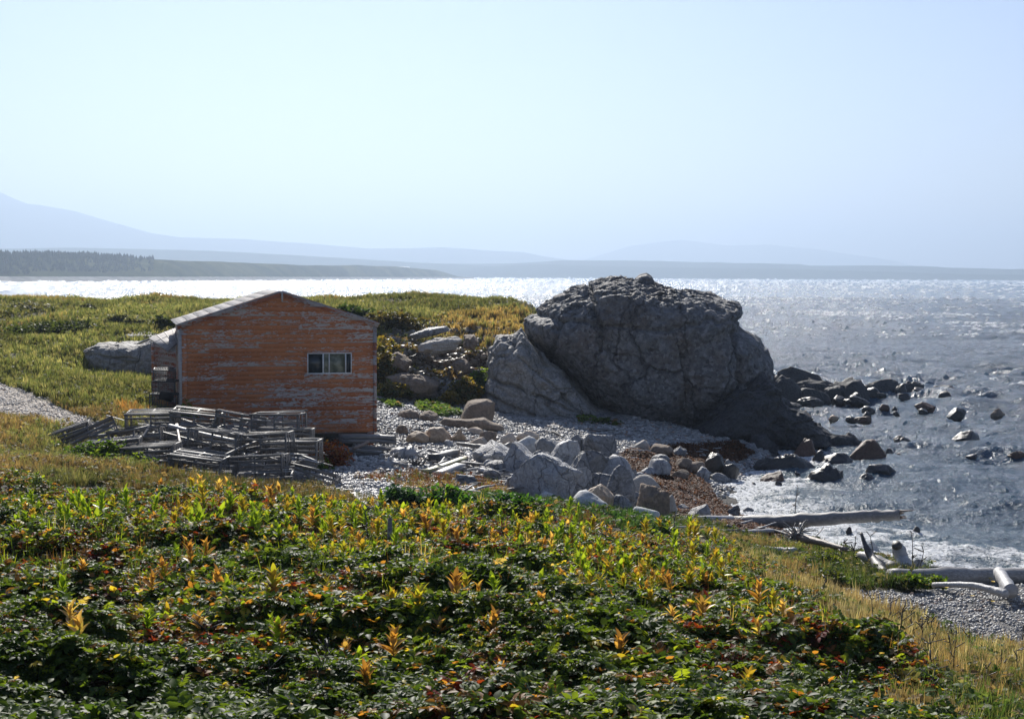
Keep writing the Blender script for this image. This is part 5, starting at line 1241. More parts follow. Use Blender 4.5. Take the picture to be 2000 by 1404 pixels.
stick((1090, 838, 1240, 862), 12, 'thin stick on the open shingle before the stack', 'sticks on the open shingle', .5, 1.6, .02, ['wood', 'wooddark'])
stick((1150, 870, 1420, 900), 10, 'pale stick lying on the seaweed', 'sticks on the seaweed', .3, .9, .03, ['woodpale'])
stick((760, 630, 880, 700), 16, 'dead branch lying on the eroded bank right of the shed', 'dead branches on the eroded bank', .6, 2., .03, ['woodpale', 'wood'], .4)
# ------------------------------------------------------------ vegetation
def norm(a): return a / (np.linalg.norm(a, axis=-1, keepdims=True) + 1e-9)
# leaf along +y, folded along its midrib; (V,3), triangles, and tip parameter
def leaf_t(w=.3, fold=.10, droop=.18, segs=3):
    v = [(0, 0, 0)]; t_ = [0]
    for k in range(1, segs):
        t = k / segs; wd = w * math.sin(math.pi * t ** .8) ** .8; z = -droop * t * t
        v += [(-wd, t, z + fold * wd / w), (0, t, z), (wd, t, z + fold * wd / w)]; t_ += [t] * 3
    v.append((0, 1, -droop)); t_.append(1); f = []
    f += [(0, 2, 1), (0, 3, 2)]
    for k in range(segs - 2):
        a = 1 + 3 * k; f += [(a, a + 1, a + 4), (a, a + 4, a + 3), (a + 1, a + 2, a + 5), (a + 1, a + 5, a + 4)]
    a = 1 + 3 * (segs - 2); n = len(v) - 1; f += [(a, a + 1, n), (a + 1, a + 2, n)]
    return np.array(v, float), np.array(f), np.array(t_)
def combine(parts):
    V = []; F = []; T = []; n = 0
    for v, f, t in parts: V.append(v); F.append(f + n); T.append(t); n += len(v)
    return np.concatenate(V), np.concatenate(F), np.concatenate(T)
def xf(p, M=None, s=1., o=(0, 0, 0)):
    v, f, t = p; v = v * s
    if M is not None: v = v @ M.T
    return v + np.array(o), f, t
def E(x, y, z): return np.array(Euler((x, y, z)).to_matrix())
L1 = leaf_t(.30, .10, .2, 3); L2 = leaf_t(.36, .08, .15, 3); LN = leaf_t(.14, .05, .3, 3)
# a spray of 3-5 broad leaflets, and a feather-shaped leaf of many leaflets
def spray(n, seed):
    rg = np.random.default_rng(seed); P_ = []
    for k in range(n): P_.append(xf(L2 if k % 2 else L1, E(rg.uniform(-.1, .75), rg.normal() * .35, k * 2 * math.pi / n + rg.normal() * .3), rg.uniform(.7, 1.1), (0, 0, rg.uniform(-.1, .25))))
    return combine(P_)
def feather(seed, n=5):
    rg = np.random.default_rng(seed); P_ = []
    for k in range(n):
        t = .25 + .75 * k / n
        for s in (-1, 1): P_.append(xf(leaf_t(.26, .1, .15, 3), E(rg.normal() * .15 - .1, rg.normal() * .2, -s * 1.05), .42 * (1.15 - .5 * t), (0, t, .25 * t - .3 * t * t)))
    P_.append(xf(L1, E(-.3, 0, 0), .38, (0, 1, -.05))); return combine(P_)
def tuft(seed, n=9, w=.012, lean=.5):
    rg = np.random.default_rng(seed); P_ = []
    for k in range(n):
        a = rg.uniform(0, 6.3); c, s = math.cos(a), math.sin(a); ln = rg.uniform(.1, lean) * (1.2 if rg.random() < .3 else 1); h = rg.uniform(.6, 1.1); o = rg.normal(size=2) * .08
        V = []; T = []
        for t, ww in ((0, 1), (.4, .95), (.75, .6), (1., .0)):
            x = ln * t ** 1.8; z = h * t * (1 - .25 * ln * t)
            if ww: V += [(o[0] + x * c - s * w * ww, o[1] + x * s + c * w * ww, z), (o[0] + x * c + s * w * ww, o[1] + x * s - c * w * ww, z)]; T += [t, t]
            else: V.append((o[0] + x * c, o[1] + x * s, z)); T.append(1)
        P_.append((np.array(V), np.array([(0, 1, 3), (0, 3, 2), (2, 3, 5), (2, 5, 4), (4, 5, 6)]), np.array(T)))
    return combine(P_)
class Bag:
    def __init__(s): s.V = []; s.F = []; s.C = []; s.n = 0
    def add(s, T_, pos, M, sc, c0, c1):
        """c0 base colour, c1 tip colour, per instance"""
        v, f = inst(T_[0], T_[1], pos, M, sc); t = T_[2][None, :, None]
        c = (c0[:, None] * (1 - t) + c1[:, None] * t).reshape(-1, 3)
        s.V.append(v); s.F.append(f + s.n); s.C.append(c); s.n += len(v)
    def build(s, name, mat_):
        return link(name, mesh(name, np.concatenate(s.V), np.concatenate(s.F), mat_, np.concatenate(s.C)))
def palette(rg, n, cols, w, jitter=.25):
    i = rg.choice(len(cols), n, p=np.array(w) / sum(w)); c = np.array(cols)[i]; return np.clip(c * rg.uniform(1 - jitter, 1 + jitter, (n, 1)), .003, .8)
G1, G2_, G3 = (.036, .068, .016), (.066, .108, .02), (.11, .16, .028)
YG, YL, OR, RD, BR, ST = (.20, .26, .03), (.42, .34, .05), (.31, .15, .045), (.17, .03, .018), (.11, .06, .03), (.46, .36, .2)

# low broad-leaved growth in the foreground
def cover():
    bag = Bag(); rg = np.random.default_rng(77)
    P_ = np.array(FORE)
    n = 500000
    d = np.exp(rg.uniform(math.log(5.2), math.log(27), n)); d = np.where(rg.random(n) < .5, d, rg.uniform(5.2, 27, n)); a = rg.uniform(-.52, .52, n)
    x, y = d * np.sin(a), d * np.cos(a); jx, jy = jit(x, y, .35, 61); k = inpoly(jx, jy, FORE)
    x, y = x[k], y[k]; n = len(x); z = Hs(x, y)
    m = fbm2(x * .55, y * .8, 62, 4); mound = .14 + .24 * m + .09 * fbm2(x * 2.2, y * 2.2, 64, 3)
    depth_ = rg.random(n) ** 1.4
    z = z + np.maximum(mound, .02) * (1 - .55 * depth_)
    keep = rg.random(n) < np.clip(.85 + .9 * fbm2(x * 1.1, y * 1.3, 66, 3), .12, 1) * np.clip(17 / y, .35, 1)
    x, y, z, m = x[keep], y[keep], z[keep], m[keep]; n = len(x); pos = np.stack([x, y, z], -1)
    warm = np.clip(.52 + .5 * fbm2(x * .45, y * .6, 68, 3) + .28 * ss(14, 22, y) - .35 * ss(11, 7.5, y), 0, 1); red = fbm2(x * 1.1 + 9, y * 1.1, 70, 3)
    kind = np.where(rg.random(n) < np.clip(.25 + .5 * ss(12, 7, y), 0, 1), 1, 0)
    big = np.clip(1 + .5 * fbm2(x * .8, y * .8, 72, 2), .6, 1.7)
    M_ = rotz(rg.random(n) * 6.3) @ rotx(rg.normal(size=n) * .35 - .1) @ roty(rg.normal(size=n) * .3)
    c = palette(rg, n, [G1, G2_, G3], [5, 4, 2]); w_ = rg.random(n) < warm * .42
    c[w_] = palette(rg, w_.sum(), [G3, YG, BR, OR], [4, 4, 2.4, 1.4]); r_ = rg.random(n) < np.clip(red - .15, 0, .6) * warm * 1.3; c[r_] = palette(rg, r_.sum(), [RD, BR, OR], [2, 3, 1.5])
    yl = rg.random(n) < .06 * (.4 + warm); c[yl] = palette(rg, yl.sum(), [YL, OR, ST], [3, 2, 1])
    for t in range(4):
        q = (kind == 0) & (np.arange(n) % 4 == t); bag.add(spray(4 + t % 2, 100 + t), pos[q], M_[q], (rg.uniform(.045, .082, q.sum()) * big[q]), c[q], c[q] * 1.1)
    for t in range(3):
        q = (kind == 1) & (np.arange(n) % 3 == t); bag.add(feather(110 + t), pos[q], M_[q], rg.uniform(.10, .18, q.sum()) * big[q], c[q], c[q] * 1.1)
    # grass between, dark seed stems
    q = (rg.random(n) < .010) & (y > 13); cg = palette(rg, q.sum(), [G2_, YG, BR, ST], [4, 3, 3, 1]); bag.add(tuft(120, 7, .010, .5), pos[q] - [0, 0, .12], rotz(rg.random(q.sum()) * 6), rg.uniform(.22, .45, q.sum()), cg, cg * 1.2)
    tag(bag.build('ground_cover', MT['leaf']), 'dense low leafy growth, green with red and yellow patches, filling the foreground slope', 'ground cover', kind='stuff')
cover()

TUF = [tuft(130 + i, 9, .02, .6) for i in range(4)]; TUFF = [tuft(140 + i, 8, .045, .5) for i in range(4)]; TUFT2 = [tuft(150 + i, 10, .013, .45) for i in range(4)]
def grass(name, n, mask, pxr, dr, hgt, cols, w, label, seed, tmpl=TUF, tips=None, warmf=None, leafy=0, lsize=(.1, .2), cat='grass', warm=((.30, .20, .09), (.20, .14, .07)), wscale=.12):
    rg = np.random.default_rng(seed); y = rg.uniform(dr[0] ** 1.2, dr[1] ** 1.2, n) ** (1 / 1.2); px = rg.uniform(pxr[0], pxr[1], n); x = (px - 1000) / F * y
    k = mask(x, y, px) & (rg.random(n) < np.clip(.8 + .6 * fbm2(x * .6, y * .6, seed + 1, 3), .15, 1)); x, y = x[k], y[k]; n = len(x); z = Hs(x, y)
    pos = np.stack([x, y, z - .02], -1); c = palette(rg, n, cols, w, .3)
    wv = ss(-.05, .5, fbm2(x * wscale, y * wscale, seed + 5, 4)) * .8 if warmf is None else warmf(x, y); q = rg.random(n) < wv; c[q] = palette(rg, q.sum(), warm, [1] * len(warm), .3)
    tone = np.clip(1 + .45 * fbm2(x * .35, y * .35, seed + 3, 3), .5, 1.6)[:, None]; c = c * tone
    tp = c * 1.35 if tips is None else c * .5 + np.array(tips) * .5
    h = hgt * rg.uniform(.6, 1.3, n) * np.clip(1 + .4 * fbm2(x * .5, y * .5, seed + 2, 3), .5, 1.8)
    bag = Bag(); gl = rg.random(n) >= leafy
    for t in range(4):
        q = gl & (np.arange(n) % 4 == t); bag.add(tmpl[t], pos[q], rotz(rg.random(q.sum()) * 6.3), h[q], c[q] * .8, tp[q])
    q = ~gl
    if q.any():
        for t in range(2):
            qq = q & (np.arange(n) % 2 == t); m_ = qq.sum(); bag.add(spray(5, 160 + t), pos[qq] + np.stack([0 * h[qq], 0 * h[qq], h[qq] * rg.uniform(.2, .8, m_)], -1), rotz(rg.random(m_) * 6.3) @ rotx(rg.normal(size=m_) * .5), rg.uniform(*lsize, m_), c[qq], c[qq] * 1.1)
    tag(bag.build(name, MT['grass']), label, cat, kind='stuff')
GR = [(.15, .16, .055), (.21, .20, .075), (.11, .13, .045), (.30, .26, .12)]
hm = lambda x, y, px: ((y > 57) & (Hs(x, y) > 2.4) & ~((px > 735) & (px < 960) & (y < 63.2)) & (px < 1125)) | ((px < np.interp(y, [44, 50, 56, 60], [345, 520, 700, 735])) & (y > 43) & (y <= 57) & ~inpoly(x, y, TRACK))
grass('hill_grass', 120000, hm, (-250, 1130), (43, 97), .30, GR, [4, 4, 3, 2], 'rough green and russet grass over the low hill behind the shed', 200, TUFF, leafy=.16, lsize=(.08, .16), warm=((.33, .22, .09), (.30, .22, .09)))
sl = lambda x, y, px: (px < np.interp(y, [26, 33, 39, 43], [340, 300, 230, 330])) & ~inpoly(x, y, TRACK) & ~inpoly(x, y, FORE)
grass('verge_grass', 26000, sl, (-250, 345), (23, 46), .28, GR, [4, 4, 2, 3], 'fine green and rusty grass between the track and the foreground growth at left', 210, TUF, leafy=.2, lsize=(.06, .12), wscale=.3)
bk = lambda x, y, px: inpoly(*jit(x, y, .5, 71), BANK)
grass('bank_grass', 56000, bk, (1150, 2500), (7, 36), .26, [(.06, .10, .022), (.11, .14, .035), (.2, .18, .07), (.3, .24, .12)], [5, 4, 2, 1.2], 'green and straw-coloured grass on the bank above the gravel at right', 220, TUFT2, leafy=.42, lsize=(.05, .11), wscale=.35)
DRY = wp([(1400, 1055), (1500, 1090), (1590, 1140), (1700, 1195), (1830, 1240), (2000, 1290), (2150, 1330), (2150, 1400), (1950, 1365), (1800, 1310), (1660, 1245), (1560, 1190), (1480, 1130)])
grass('dry_grass', 15000, lambda x, y, px: inpoly(*jit(x, y, .4, 73), DRY), (1350, 2300), (8, 28), .30, [(.42, .34, .20), (.36, .27, .15), (.28, .18, .09)], [4, 3, 2], 'blond dry grass along the crest of the right bank', 230, TUFT2, wscale=.4)
DRY2 = wp([(225, 800), (345, 795), (350, 812), (240, 815)])
grass('dry_grass', 1800, lambda x, y, px: inpoly(x, y, DRY2), (200, 370), (38, 46), .5, [(.40, .21, .07), (.34, .15, .04)], [1, 1], 'rusty orange dry grass at the left corner of the shed', 240, TUF)
hu = lambda x, y, px: inpoly(*jit(x, y, .4, 75), HUMP) & (px < 1250)
grass('reddish_growth', 15000, hu, (680, 1240), (26, 38), .22, [(.13, .045, .025), (.17, .08, .03), (.07, .09, .025), (.2, .13, .05)], [4, 3, 3, 2], 'short reddish brown growth on the low hump between pebble path and driftwood', 250, TUFT2, leafy=.35, lsize=(.05, .1))
gp = wp([(225, 915), (330, 930), (470, 948), (600, 955), (690, 970), (720, 990), (640, 995), (480, 985), (330, 962), (200, 962), (160, 940)])
grass('brown_growth', 11000, lambda x, y, px: inpoly(*jit(x, y, .3, 79), gp), (130, 760), (22, 35.5), .30, [(.10, .09, .03), (.16, .10, .04), (.07, .10, .025), (.2, .16, .07)], [3, 3, 3, 2], 'brown and green grassy growth in front of the trap heap', 255, TUFT2, leafy=.35, lsize=(.06, .11), warmf=lambda x, y: .2 + 0 * x)
gb = wp([(930, 970), (1050, 985), (1200, 1008), (1300, 1030), (1330, 1048), (1200, 1032), (1060, 1018), (930, 1000)])
grass('bank_grass', 15000, lambda x, y, px: inpoly(*jit(x, y, .4, 77), gb), (900, 1350), (22, 34), .3, [(.035, .08, .02), (.06, .12, .025), (.10, .14, .03)], [3, 4, 2], 'dark green leafy and grassy strip in front of the boulder pile', 260, TUFT2, leafy=.5, lsize=(.08, .15), warmf=lambda x, y: .06 + 0 * x)
for P_, lb, nn, pr, dr in ((GREEN1, 'yellow-green bushy growth at the shed corner foot of the bank', 1600, (720, 820), (50, 62)), (GREEN2, 'bright green creeping patch on the shingle before the round boulder', 1800, (800, 920), (48, 60)), (wp([(738, 783), (760, 785), (790, 796), (760, 797)]), 'little green patches on the shingle by the shed', 500, (730, 800), (48, 62)),
                          (wp([(1130, 815), (1210, 828), (1215, 833), (1130, 825)]), 'thin green fringe at the foot of the stack', 250, (1120, 1220), (50, 62))):
    grass('creeping_green', nn * 8, lambda x, y, px, P_=P_: inpoly(x, y, P_), pr, dr, .2, [(.10, .16, .03), (.15, .2, .04), (.07, .12, .03)], [3, 3, 2], lb, int(nn), TUF, leafy=.7, lsize=(.10, .2), cat='plants', warmf=lambda x, y: .05 + 0 * x)

BF = BANKFACE
grass('bank_turf', 9000, lambda x, y, px: inpoly(x, y, BF) & (fbm2(x * .9, y * 1.4, 261, 3) > .05), (730, 960), (56, 67), .22, [(.12, .13, .035), (.2, .14, .05), (.15, .09, .035)], [3, 3, 2], 'patchy brown and green turf clinging to the eroded bank right of the shed', 265, TUFF, leafy=.4, lsize=(.1, .18))
# shrubs
def shrub(px, py, d, w, h, cols, wts_, label, seed, n=700, ls=.1, dep=.7, name='shrub', stems=7):
    rg = np.random.default_rng(seed); base_ = np.array(PD(px, py, d)); base_[2] = min(base_[2], float(Hs(base_[0], d)) + .1) if d > 25 else float(Hs(base_[0], d))
    W_ = w * d / F; H_ = h * d / F; r = norm(rg.normal(size=(n, 3))); r[:, 2] = np.abs(r[:, 2]); rad = rg.random(n) ** .4
    bl = 1 + .35 * vn(r * 2.1 + seed, seed); p = r * (rad * bl)[:, None] * np.array([W_ / 2, W_ / 2 * dep, H_])
    nb = 9; ctr = rg.normal(size=(nb, 3)) * [.28, .28, .2]; p += ctr[rg.integers(nb, size=n)] * np.array([W_, W_ * dep, H_]) * .45; p[:, 2] = np.clip(p[:, 2], 0, None)
    o = empty(name, base_); tag(o, label, 'shrub')
    bag = Bag(); c = palette(rg, n, cols, wts_, .3)
    for t in range(2):
        q = np.arange(n) % 2 == t; m_ = q.sum(); bag.add(spray(5, 170 + t), p[q], rotz(rg.random(m_) * 6.3) @ rotx(rg.normal(size=m_) * .6), rg.uniform(.6, 1.2, m_) * ls, c[q], c[q] * 1.15)
    lf = bag.build('foliage', MT['leaf']); lf.parent = o
    mb = MB()
    for k in range(stems):
        e = p[rg.integers(n)] * .9; mb.tube([(0, 0, -.1), e * [.4, .4, .55], e], [.018, .012, .005], 5)
    mb.build('stem', MT['wooddark'], o)
GN = [(.05, .10, .02), (.09, .15, .03), (.14, .2, .03)]; OL = [(.06, .075, .02), (.12, .11, .03), (.2, .15, .04)]; RE = [(.22, .06, .02), (.15, .04, .02), (.28, .13, .04)]
for a in (
  (250, 940, 34.3, 95, 55, GN, [2, 3, 3], 'bright green leafy weed bush at the front left corner of the trap heap', 301, 900, .10),
  (170, 922, 35.0, 110, 48, GN, [3, 3, 1], 'green weed bush growing through the left wing of traps', 302, 900, .10),
  (215, 905, 35.2, 60, 42, GN, [3, 3, 1], 'small green weed standing against the left wing of traps', 303, 450, .09),
  (105, 900, 36.4, 90, 35, GN, [3, 3, 1], 'low grey-green weeds at the outermost trap', 304, 500, .09),
  (330, 940, 33.8, 60, 25, OL, [3, 3, 1], 'small olive weed before the upright lath panel', 305, 300, .08),
  (640, 915, 39.2, 85, 40, RE, [3, 3, 2], 'rust-red bush between the trap heap and the timbers under the shed', 306, 1000, .085),
  (620, 930, 38.4, 60, 28, GN, [3, 3, 1], 'green plants at the foot of the rust-red bush', 307, 400, .08),
  (770, 770, 57.8, 75, 30, OL, [2, 3, 3], 'yellow-green bush at the foot of the bank, right beside the shed wall', 308, 700, .16),
  (748, 740, 58.6, 40, 70, OL, [2, 3, 3], 'tall yellow-green growth hugging the shed corner', 309, 700, .16),
  (755, 690, 60.5, 50, 60, OL, [2, 3, 2], 'brownish green scrub on the bank above the shed corner growth', 310, 700, .16),
  (905, 775, 57.6, 60, 50, OL, [1, 3, 2], 'grassy green scrub in the gully beside the light slab', 311, 700, .16),
  (930, 745, 58.6, 40, 45, GN, [2, 3, 3], 'upright green scrub higher up the gully by the light slab', 312, 500, .15),
  (880, 785, 57.0, 40, 22, OL, [1, 2, 3], 'little brown-green tuft at the bottom of the gully', 313, 300, .14),
  (690, 620, 66.5, 70, 22, [(.03, .055, .02), (.05, .08, .025)], [1, 1], 'dark green bush peeping over the right roof edge of the shed', 314, 500, .18),
  (775, 632, 65.0, 110, 34, [(.05, .05, .02), (.08, .065, .03)], [1, 1], 'dark brown-green bush at the top left of the eroded bank', 315, 800, .18),
  (1052, 604, 62.8, 44, 22, [(.10, .11, .09), (.06, .07, .05)], [1, 1], 'silvery dark bush where the turf meets the stack', 316, 400, .14),
  (1090, 566, 62.2, 50, 12, [(.10, .11, .07), (.12, .12, .04)], [1, 1], 'thin silvery growth along the left brow of the stack', 317, 260, .12),
  (1412, 589, 61.6, 34, 10, [(.16, .11, .03), (.1, .09, .03)], [1, 1], 'yellow-brown turf cushion on the right shoulder of the stack', 318, 260, .10),
  (110, 655, 64.0, 170, 22, [(.035, .05, .025), (.05, .07, .03)], [1, 1], 'long dark bramble patch on the left hillside', 319, 1300, .18),
  (30, 612, 74.0, 130, 20, [(.10, .11, .09), (.13, .13, .11)], [1, 1], 'silver-grey shrub patch on the crest at the far left', 320, 800, .2),
  (175, 612, 73.0, 40, 14, [(.10, .11, .09), (.07, .08, .06)], [1, 1], 'small silver-grey shrub right of the far left patch', 321, 300, .2),
  (265, 650, 65.0, 60, 22, [(.13, .14, .12), (.09, .1, .07)], [1, 1], 'silver-leaved shrub just above the fractured ledge', 322, 500, .18),
  (235, 635, 67.0, 40, 16, [(.13, .14, .12), (.09, .1, .07)], [1, 1], 'second silver-leaved shrub, higher and to the left of the fractured ledge', 323, 350, .18),
  (320, 640, 64.0, 60, 22, [(.04, .055, .025), (.07, .08, .03)], [1, 1], 'dark shrub touching the left eave of the shed', 324, 500, .18),
  (275, 800, 44.5, 55, 22, [(.16, .17, .09), (.12, .14, .06)], [1, 1], 'pale curly weed at the foot of the wire traps', 325, 400, .10),
  (362, 803, 42.6, 30, 26, GN, [3, 2, 1], 'small dark green weed at the left corner of the orange wall', 326, 200, .09),
  (785, 985, 27.6, 70, 38, [(.03, .08, .035), (.05, .11, .05)], [1, 1], 'dark blue-green leafy plant on the near side of the pebble path', 327, 500, .12),
  (880, 985, 28.0, 100, 38, [(.04, .11, .02), (.07, .15, .03)], [1, 1], 'fresh green leafy clump right of the blue-green plant', 328, 700, .11),
  (1010, 1010, 26.5, 110, 40, [(.03, .09, .025), (.05, .12, .03)], [1, 1], 'broad green leafy clump before the largest boulder', 329, 800, .11),
  (1620, 1145, 25.5, 60, 26, [(.04, .07, .02), (.08, .10, .03)], [1, 1], 'dark low shrub at the edge of the gravel, under the white sunken log', 330, 400, .08),
  (1665, 1148, 26.5, 55, 24, [(.03, .055, .02), (.05, .08, .02)], [1, 1], 'darkest little shrub between the two pale logs and the gravel', 331, 400, .08),
  (1600, 1118, 28.0, 90, 34, [(.07, .10, .02), (.12, .15, .03)], [1, 1], 'leafy green plants with yellow flowers near the sunken white log', 332, 700, .09),
  (1780, 1138, 27.0, 60, 20, GN, [2, 2, 1], 'pale green weeds in front of the long lying log', 333, 350, .08),
  (1830, 1130, 27.6, 36, 18, GN, [2, 2, 1], 'small fern-like weed against the middle of the long lying log', 334, 200, .08)):
    shrub(*a)
# yellow flowers
rg = np.random.default_rng(5); mb = MB(); fm_, nt, b = newmat('yellow_petal'); b.inputs['Base Color'].default_value = (.75, .5, .02, 1); b.inputs['Roughness'].default_value = .6
for k in range(34):
    px, py = (rg.uniform(1570, 1700), rg.uniform(1085, 1125)) if k < 22 else (rg.uniform(1810, 1960), rg.uniform(1135, 1200))
    g = cast([px], [py])[0]; h = rg.uniform(.12, .25); o = empty('yellow_flower', (g[0], g[1], g[2]))
    tag(o, 'tiny yellow flower among the weeds above the gravel road' if k < 22 else 'tiny yellow flower on the gravel beside the white logs', 'flower', 'yellow flowers above the gravel road' if k < 22 else 'yellow flowers beside the white logs')
    a = MB(); a.tube([(0, 0, 0), (rg.normal() * .02, 0, h)], [.004, .003], 4); a.build('stem', MT['leaf'], o, col=np.tile([.06, .1, .02], (10, 1)))
    a = MB()
    for j in range(7):
        t = j * 2 * math.pi / 7; a.add([(0, 0, h), (.03 * math.cos(t - .35), .03 * math.sin(t - .35), h + .012), (.042 * math.cos(t), .042 * math.sin(t), h + .01), (.03 * math.cos(t + .35), .03 * math.sin(t + .35), h + .012)], [[0, 1, 2, 3]])
    a.build('petals', fm_, o)

# upright lance-leaved plants standing above the ground cover
LL = leaf_t(.20, .10, .22, 5)
def lily(seed, cols_base, cols_tip, H_=.42, n=11, spread=.75, name='lance_leaved_plant'):
    rg = np.random.default_rng(seed); o = empty(name, (0, 0, 0)); bag = Bag(); pos = []; Ms = []; sc = []; c0 = []; c1 = []
    for k in range(n):
        t = .22 + .78 * k / (n - 1); a = k * 2.4 + rg.normal() * .35; e = 1.32 - spread * (1.1 - t) * .9 + rg.normal() * .16
        pos.append((.03 * t * math.sin(seed), .03 * t, H_ * t * .55)); Ms.append(E(0, 0, a) @ E(e, 0, 0)); sc.append(rg.uniform(.13, .19) * (1.1 - .3 * t))
        cb = np.array(cols_base[rg.integers(len(cols_base))]) * rg.uniform(.8, 1.2); ct = np.array(cols_tip[rg.integers(len(cols_tip))]) * rg.uniform(.8, 1.2); u_ = t if rg.random() < .8 else 1
        c0.append(cb * (1 - .5 * u_) + ct * .5 * u_); c1.append(ct)
    bag.add(LL, np.array(pos), np.array(Ms), np.array(sc), np.array(c0), np.array(c1)); lf = bag.build('leaves', MT['lily']); lf.parent = o
    mb = MB(); mb.tube([(0, 0, -.12), (.015 * math.sin(seed), .015, H_ * .4), (.03 * math.sin(seed), .03, H_ * .56)], [.006, .005, .003], 5); mb.build('stem', MT['lily'], o, col=np.tile([.12, .10, .03], (17, 1)))
    return o
KIND = dict(
 green=(((.11, .21, .02), (.14, .24, .025)), ((.28, .36, .04), (.2, .30, .03)), 'yellow-green lance-leaved plant'),
 yellow=(((.11, .17, .02), (.15, .21, .025)), ((.38, .36, .05), (.45, .28, .06)), 'lance-leaved plant with yellow tips'),
 orange=(((.13, .14, .025), (.2, .13, .03)), ((.42, .20, .07), (.5, .3, .14)), 'lance-leaved plant turning orange'),
 pale=(((.36, .24, .09), (.3, .28, .06)), ((.7, .52, .28), (.66, .42, .2)), 'withered peach-coloured lance-leaved plant'))
LP = {k: [lily(400 + i * 7 + len(k), v[0], v[1], H_=.36 + .05 * i, n=12 + 2 * i, spread=.5 + .15 * i) for i in range(3)] for k, v in KIND.items()}
ZN = [((300, 945, 620, 985), 26, dict(pale=.55, orange=.2, yellow=.2, green=.05), 'on the brow before the trap heap'),
      ((30, 985, 330, 1075), 24, dict(green=.9, yellow=.1), 'behind the dark hollow at left'),
      ((330, 985, 650, 1075), 42, dict(green=.7, yellow=.25, orange=.05), 'on the slope below the trap heap'),
      ((620, 975, 860, 1060), 38, dict(green=.4, yellow=.4, orange=.05, pale=.15), 'near the stake and the pebble path'),
      ((860, 985, 1140, 1090), 46, dict(green=.4, yellow=.35, orange=.12, pale=.13), 'below the green strip by the boulders'),
      ((1100, 1030, 1420, 1150), 54, dict(green=.5, yellow=.4, orange=.1), 'on the right shoulder of the slope'),
      ((640, 1080, 1100, 1200), 34, dict(green=.2, yellow=.4, orange=.25, pale=.15), 'in the middle of the foreground slope'),
      ((100, 1100, 640, 1290), 20, dict(green=.2, yellow=.3, orange=.3, pale=.2), 'in the dark lower left leaves'),
      ((640, 1200, 1200, 1390), 16, dict(green=.1, yellow=.4, orange=.4, pale=.1), 'in the dark bottom leaves'),
      ((1200, 1160, 1560, 1390), 17, dict(yellow=.4, orange=.4, pale=.2), 'on the lower right slope')]
rg = np.random.default_rng(99); firsts = {(k, i): True for k in LP for i in range(3)}
for (x0, y0, x1, y1), n, pr, where in ZN:
    px = rg.uniform(x0, x1, n); py = rg.uniform(y0, y1, n); g = cast(px, py + 10); ks = list(pr)
    for j in range(n):
        if not bool(inpoly(np.array([g[j, 0]]), np.array([g[j, 1]]), FORE)[0]): continue
        kd = ks[rg.choice(len(ks), p=np.array(list(pr.values())) / sum(pr.values()))]; i = int(rg.integers(3))
        o = LP[kd][i]
        if not firsts[(kd, i)]: o = copy_tree(o)
        firsts[(kd, i)] = False
        o.location = (float(g[j, 0]), float(g[j, 1]), float(g[j, 2]) + .12); o.rotation_euler = (rg.normal() * .1, rg.normal() * .1, rg.uniform(0, 6.3)); s = rg.uniform(.55, 1.0) * (1.2 if py[j] < 1080 else 1); o.scale = (s, s, s * rg.uniform(.9, 1.1))
        tag(o, KIND[kd][2] + ' ' + where, 'plant', 'lance-leaved plants ' + where)
for (k, i), f_ in firsts.items():
    if f_:
        for ch in list(LP[k][i].children): bpy.data.objects.remove(ch)
        bpy.data.objects.remove(LP[k][i])
# the smaller ones beyond the individual plants, as one mass
bag = Bag(); rg = np.random.default_rng(123); n = 520; zz = [((40, 985, 700, 1090), .30), ((600, 985, 1150, 1110), .34), ((1100, 1035, 1460, 1170), .24), ((300, 1090, 1300, 1250), .12)]
for (x0, y0, x1, y1), fr_ in zz:
    m_ = int(n * fr_); g = cast(rg.uniform(x0, x1, m_), rg.uniform(y0, y1, m_) + 10); g = g[inpoly(g[:, 0], g[:, 1], FORE)]
    for p in g:
        kd = ('green', 'green', 'yellow', 'yellow', 'orange')[rg.integers(5)]; v_ = KIND[kd]; s = rg.uniform(.5, .75); nn = 11; k = np.arange(nn); t = .22 + .78 * k / (nn - 1)
        a = k * 2.4 + rg.normal(size=nn) * .35 + rg.uniform(0, 6); e = 1.3 - .6 * (1.1 - t) + rg.normal(size=nn) * .16
        cb = np.array(v_[0])[rg.integers(2, size=nn)]; ct = np.array(v_[1])[rg.integers(2, size=nn)]
        bag.add(LL, p + np.stack([0 * t, 0 * t, .1 + .22 * s * t], -1), rotz(a) @ rotx(e), rg.uniform(.13, .19, nn) * s * (1.1 - .3 * t), cb * .7 + ct * .3, ct)
tag(bag.build('lance_leaved_growth', MT['lily']), 'smaller yellow-green lance-leaved shoots crowded between the taller plants in the foreground', 'plants', kind='stuff')
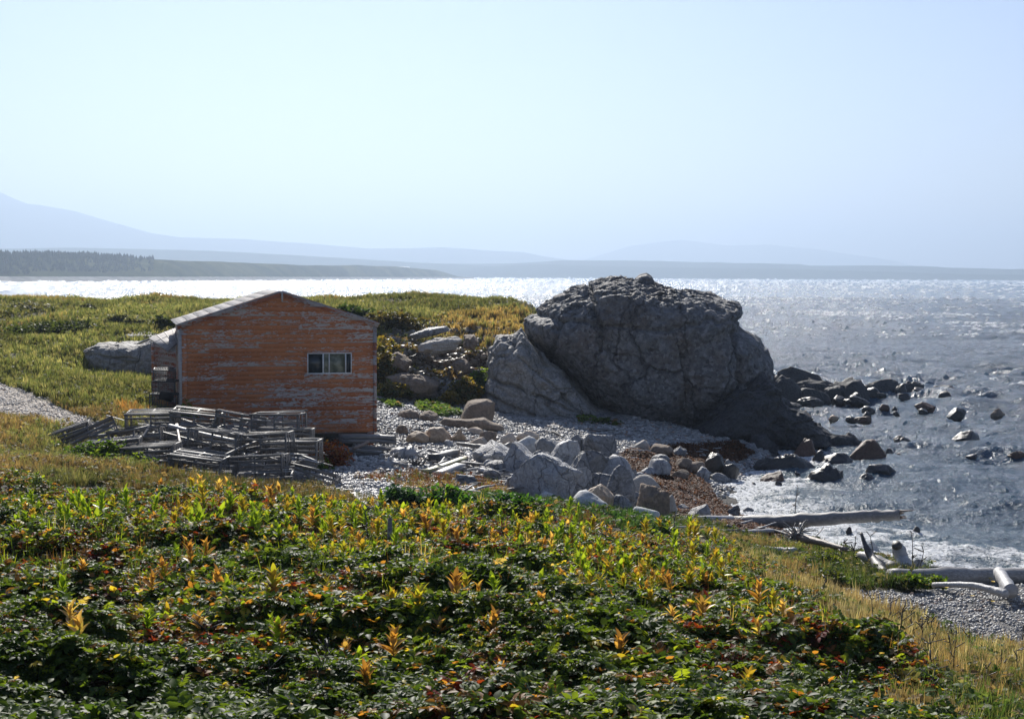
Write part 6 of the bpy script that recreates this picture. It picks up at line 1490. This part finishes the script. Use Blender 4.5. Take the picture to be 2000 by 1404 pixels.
# bare dark weed stalks
def stalk(px, py, h, label, group, dd=None, seedy=True):
    g = cast([px], [py])[0]; H_ = h * g[1] / F; k = np.random.default_rng(int(px * 7 + py)); P_ = [np.array([0, 0, -.05])]; dv = np.array([k.normal() * .12, k.normal() * .1, 1.])
    for j in range(5): dv = dv + k.normal(size=3) * [.06, .06, 0]; dv /= np.linalg.norm(dv); P_.append(P_[-1] + dv * H_ / 5)
    mb = MB(); r = max(.004, .0005 * g[1]); mb.tube(P_, np.linspace(r, r * .5, 6), 5)
    for j in range(7 if seedy else 2):
        t = k.integers(2, 6); e = P_[t] + k.normal(size=3) * [.06, .05, .04] + [0, 0, .06]; mb.tube([P_[t], e], [r * .6, r * .8], 4)
    tag(mb.build('dry_stalk', MT['wooddark'], None, g), label, 'stalk', group)
rg = np.random.default_rng(8)
for k in range(30): stalk(rg.uniform(1640, 2000), rg.uniform(1230, 1390), rg.uniform(50, 110), 'thin dark dead weed stalk in the dry grass of the lower right bank', 'dead stalks on the lower right bank')
for px, py, h in ((1600, 1180, 60), (1552, 1038, 95), (1665, 1105, 60), (1715, 1110, 70), (1778, 1120, 85), (1792, 1120, 50), (1640, 1100, 45)): stalk(px, py, h, 'thin dark dead stalk standing against the water near the driftwood', 'dead stalks near the driftwood')
for px, py, h in ((863, 1015, 70), (720, 1060, 70), (910, 1180, 60), (600, 1260, 70), (625, 1330, 120), (605, 1390, 150), (520, 1390, 130), (420, 1300, 110), (1085, 1060, 60), (1180, 1080, 50), (1320, 1060, 60), (1100, 1300, 70), (960, 1350, 70)):
    stalk(px, py, h, 'thin dark dead stalk rising from the foreground leaves', 'dead stalks in the foreground leaves')
# ------------------------------------------------------------ haze over the bay
mb = MB(); mb.box((0, 7900, 262), (17000, 16300, 536))
m = bpy.data.materials.new('haze'); m.use_nodes = True; nt = m.node_tree; nt.nodes.clear()
mo = nt.nodes.new('ShaderNodeOutputMaterial'); pv = nt.nodes.new('ShaderNodeVolumePrincipled')
pv.inputs['Color'].default_value = (.43, .53, .67, 1); pv.inputs['Density'].default_value = HAZE_D; pv.inputs['Anisotropy'].default_value = .5
lk(nt, pv.outputs[0], mo.inputs['Volume'])
tag(mb.build('haze', m), kind='stuff')
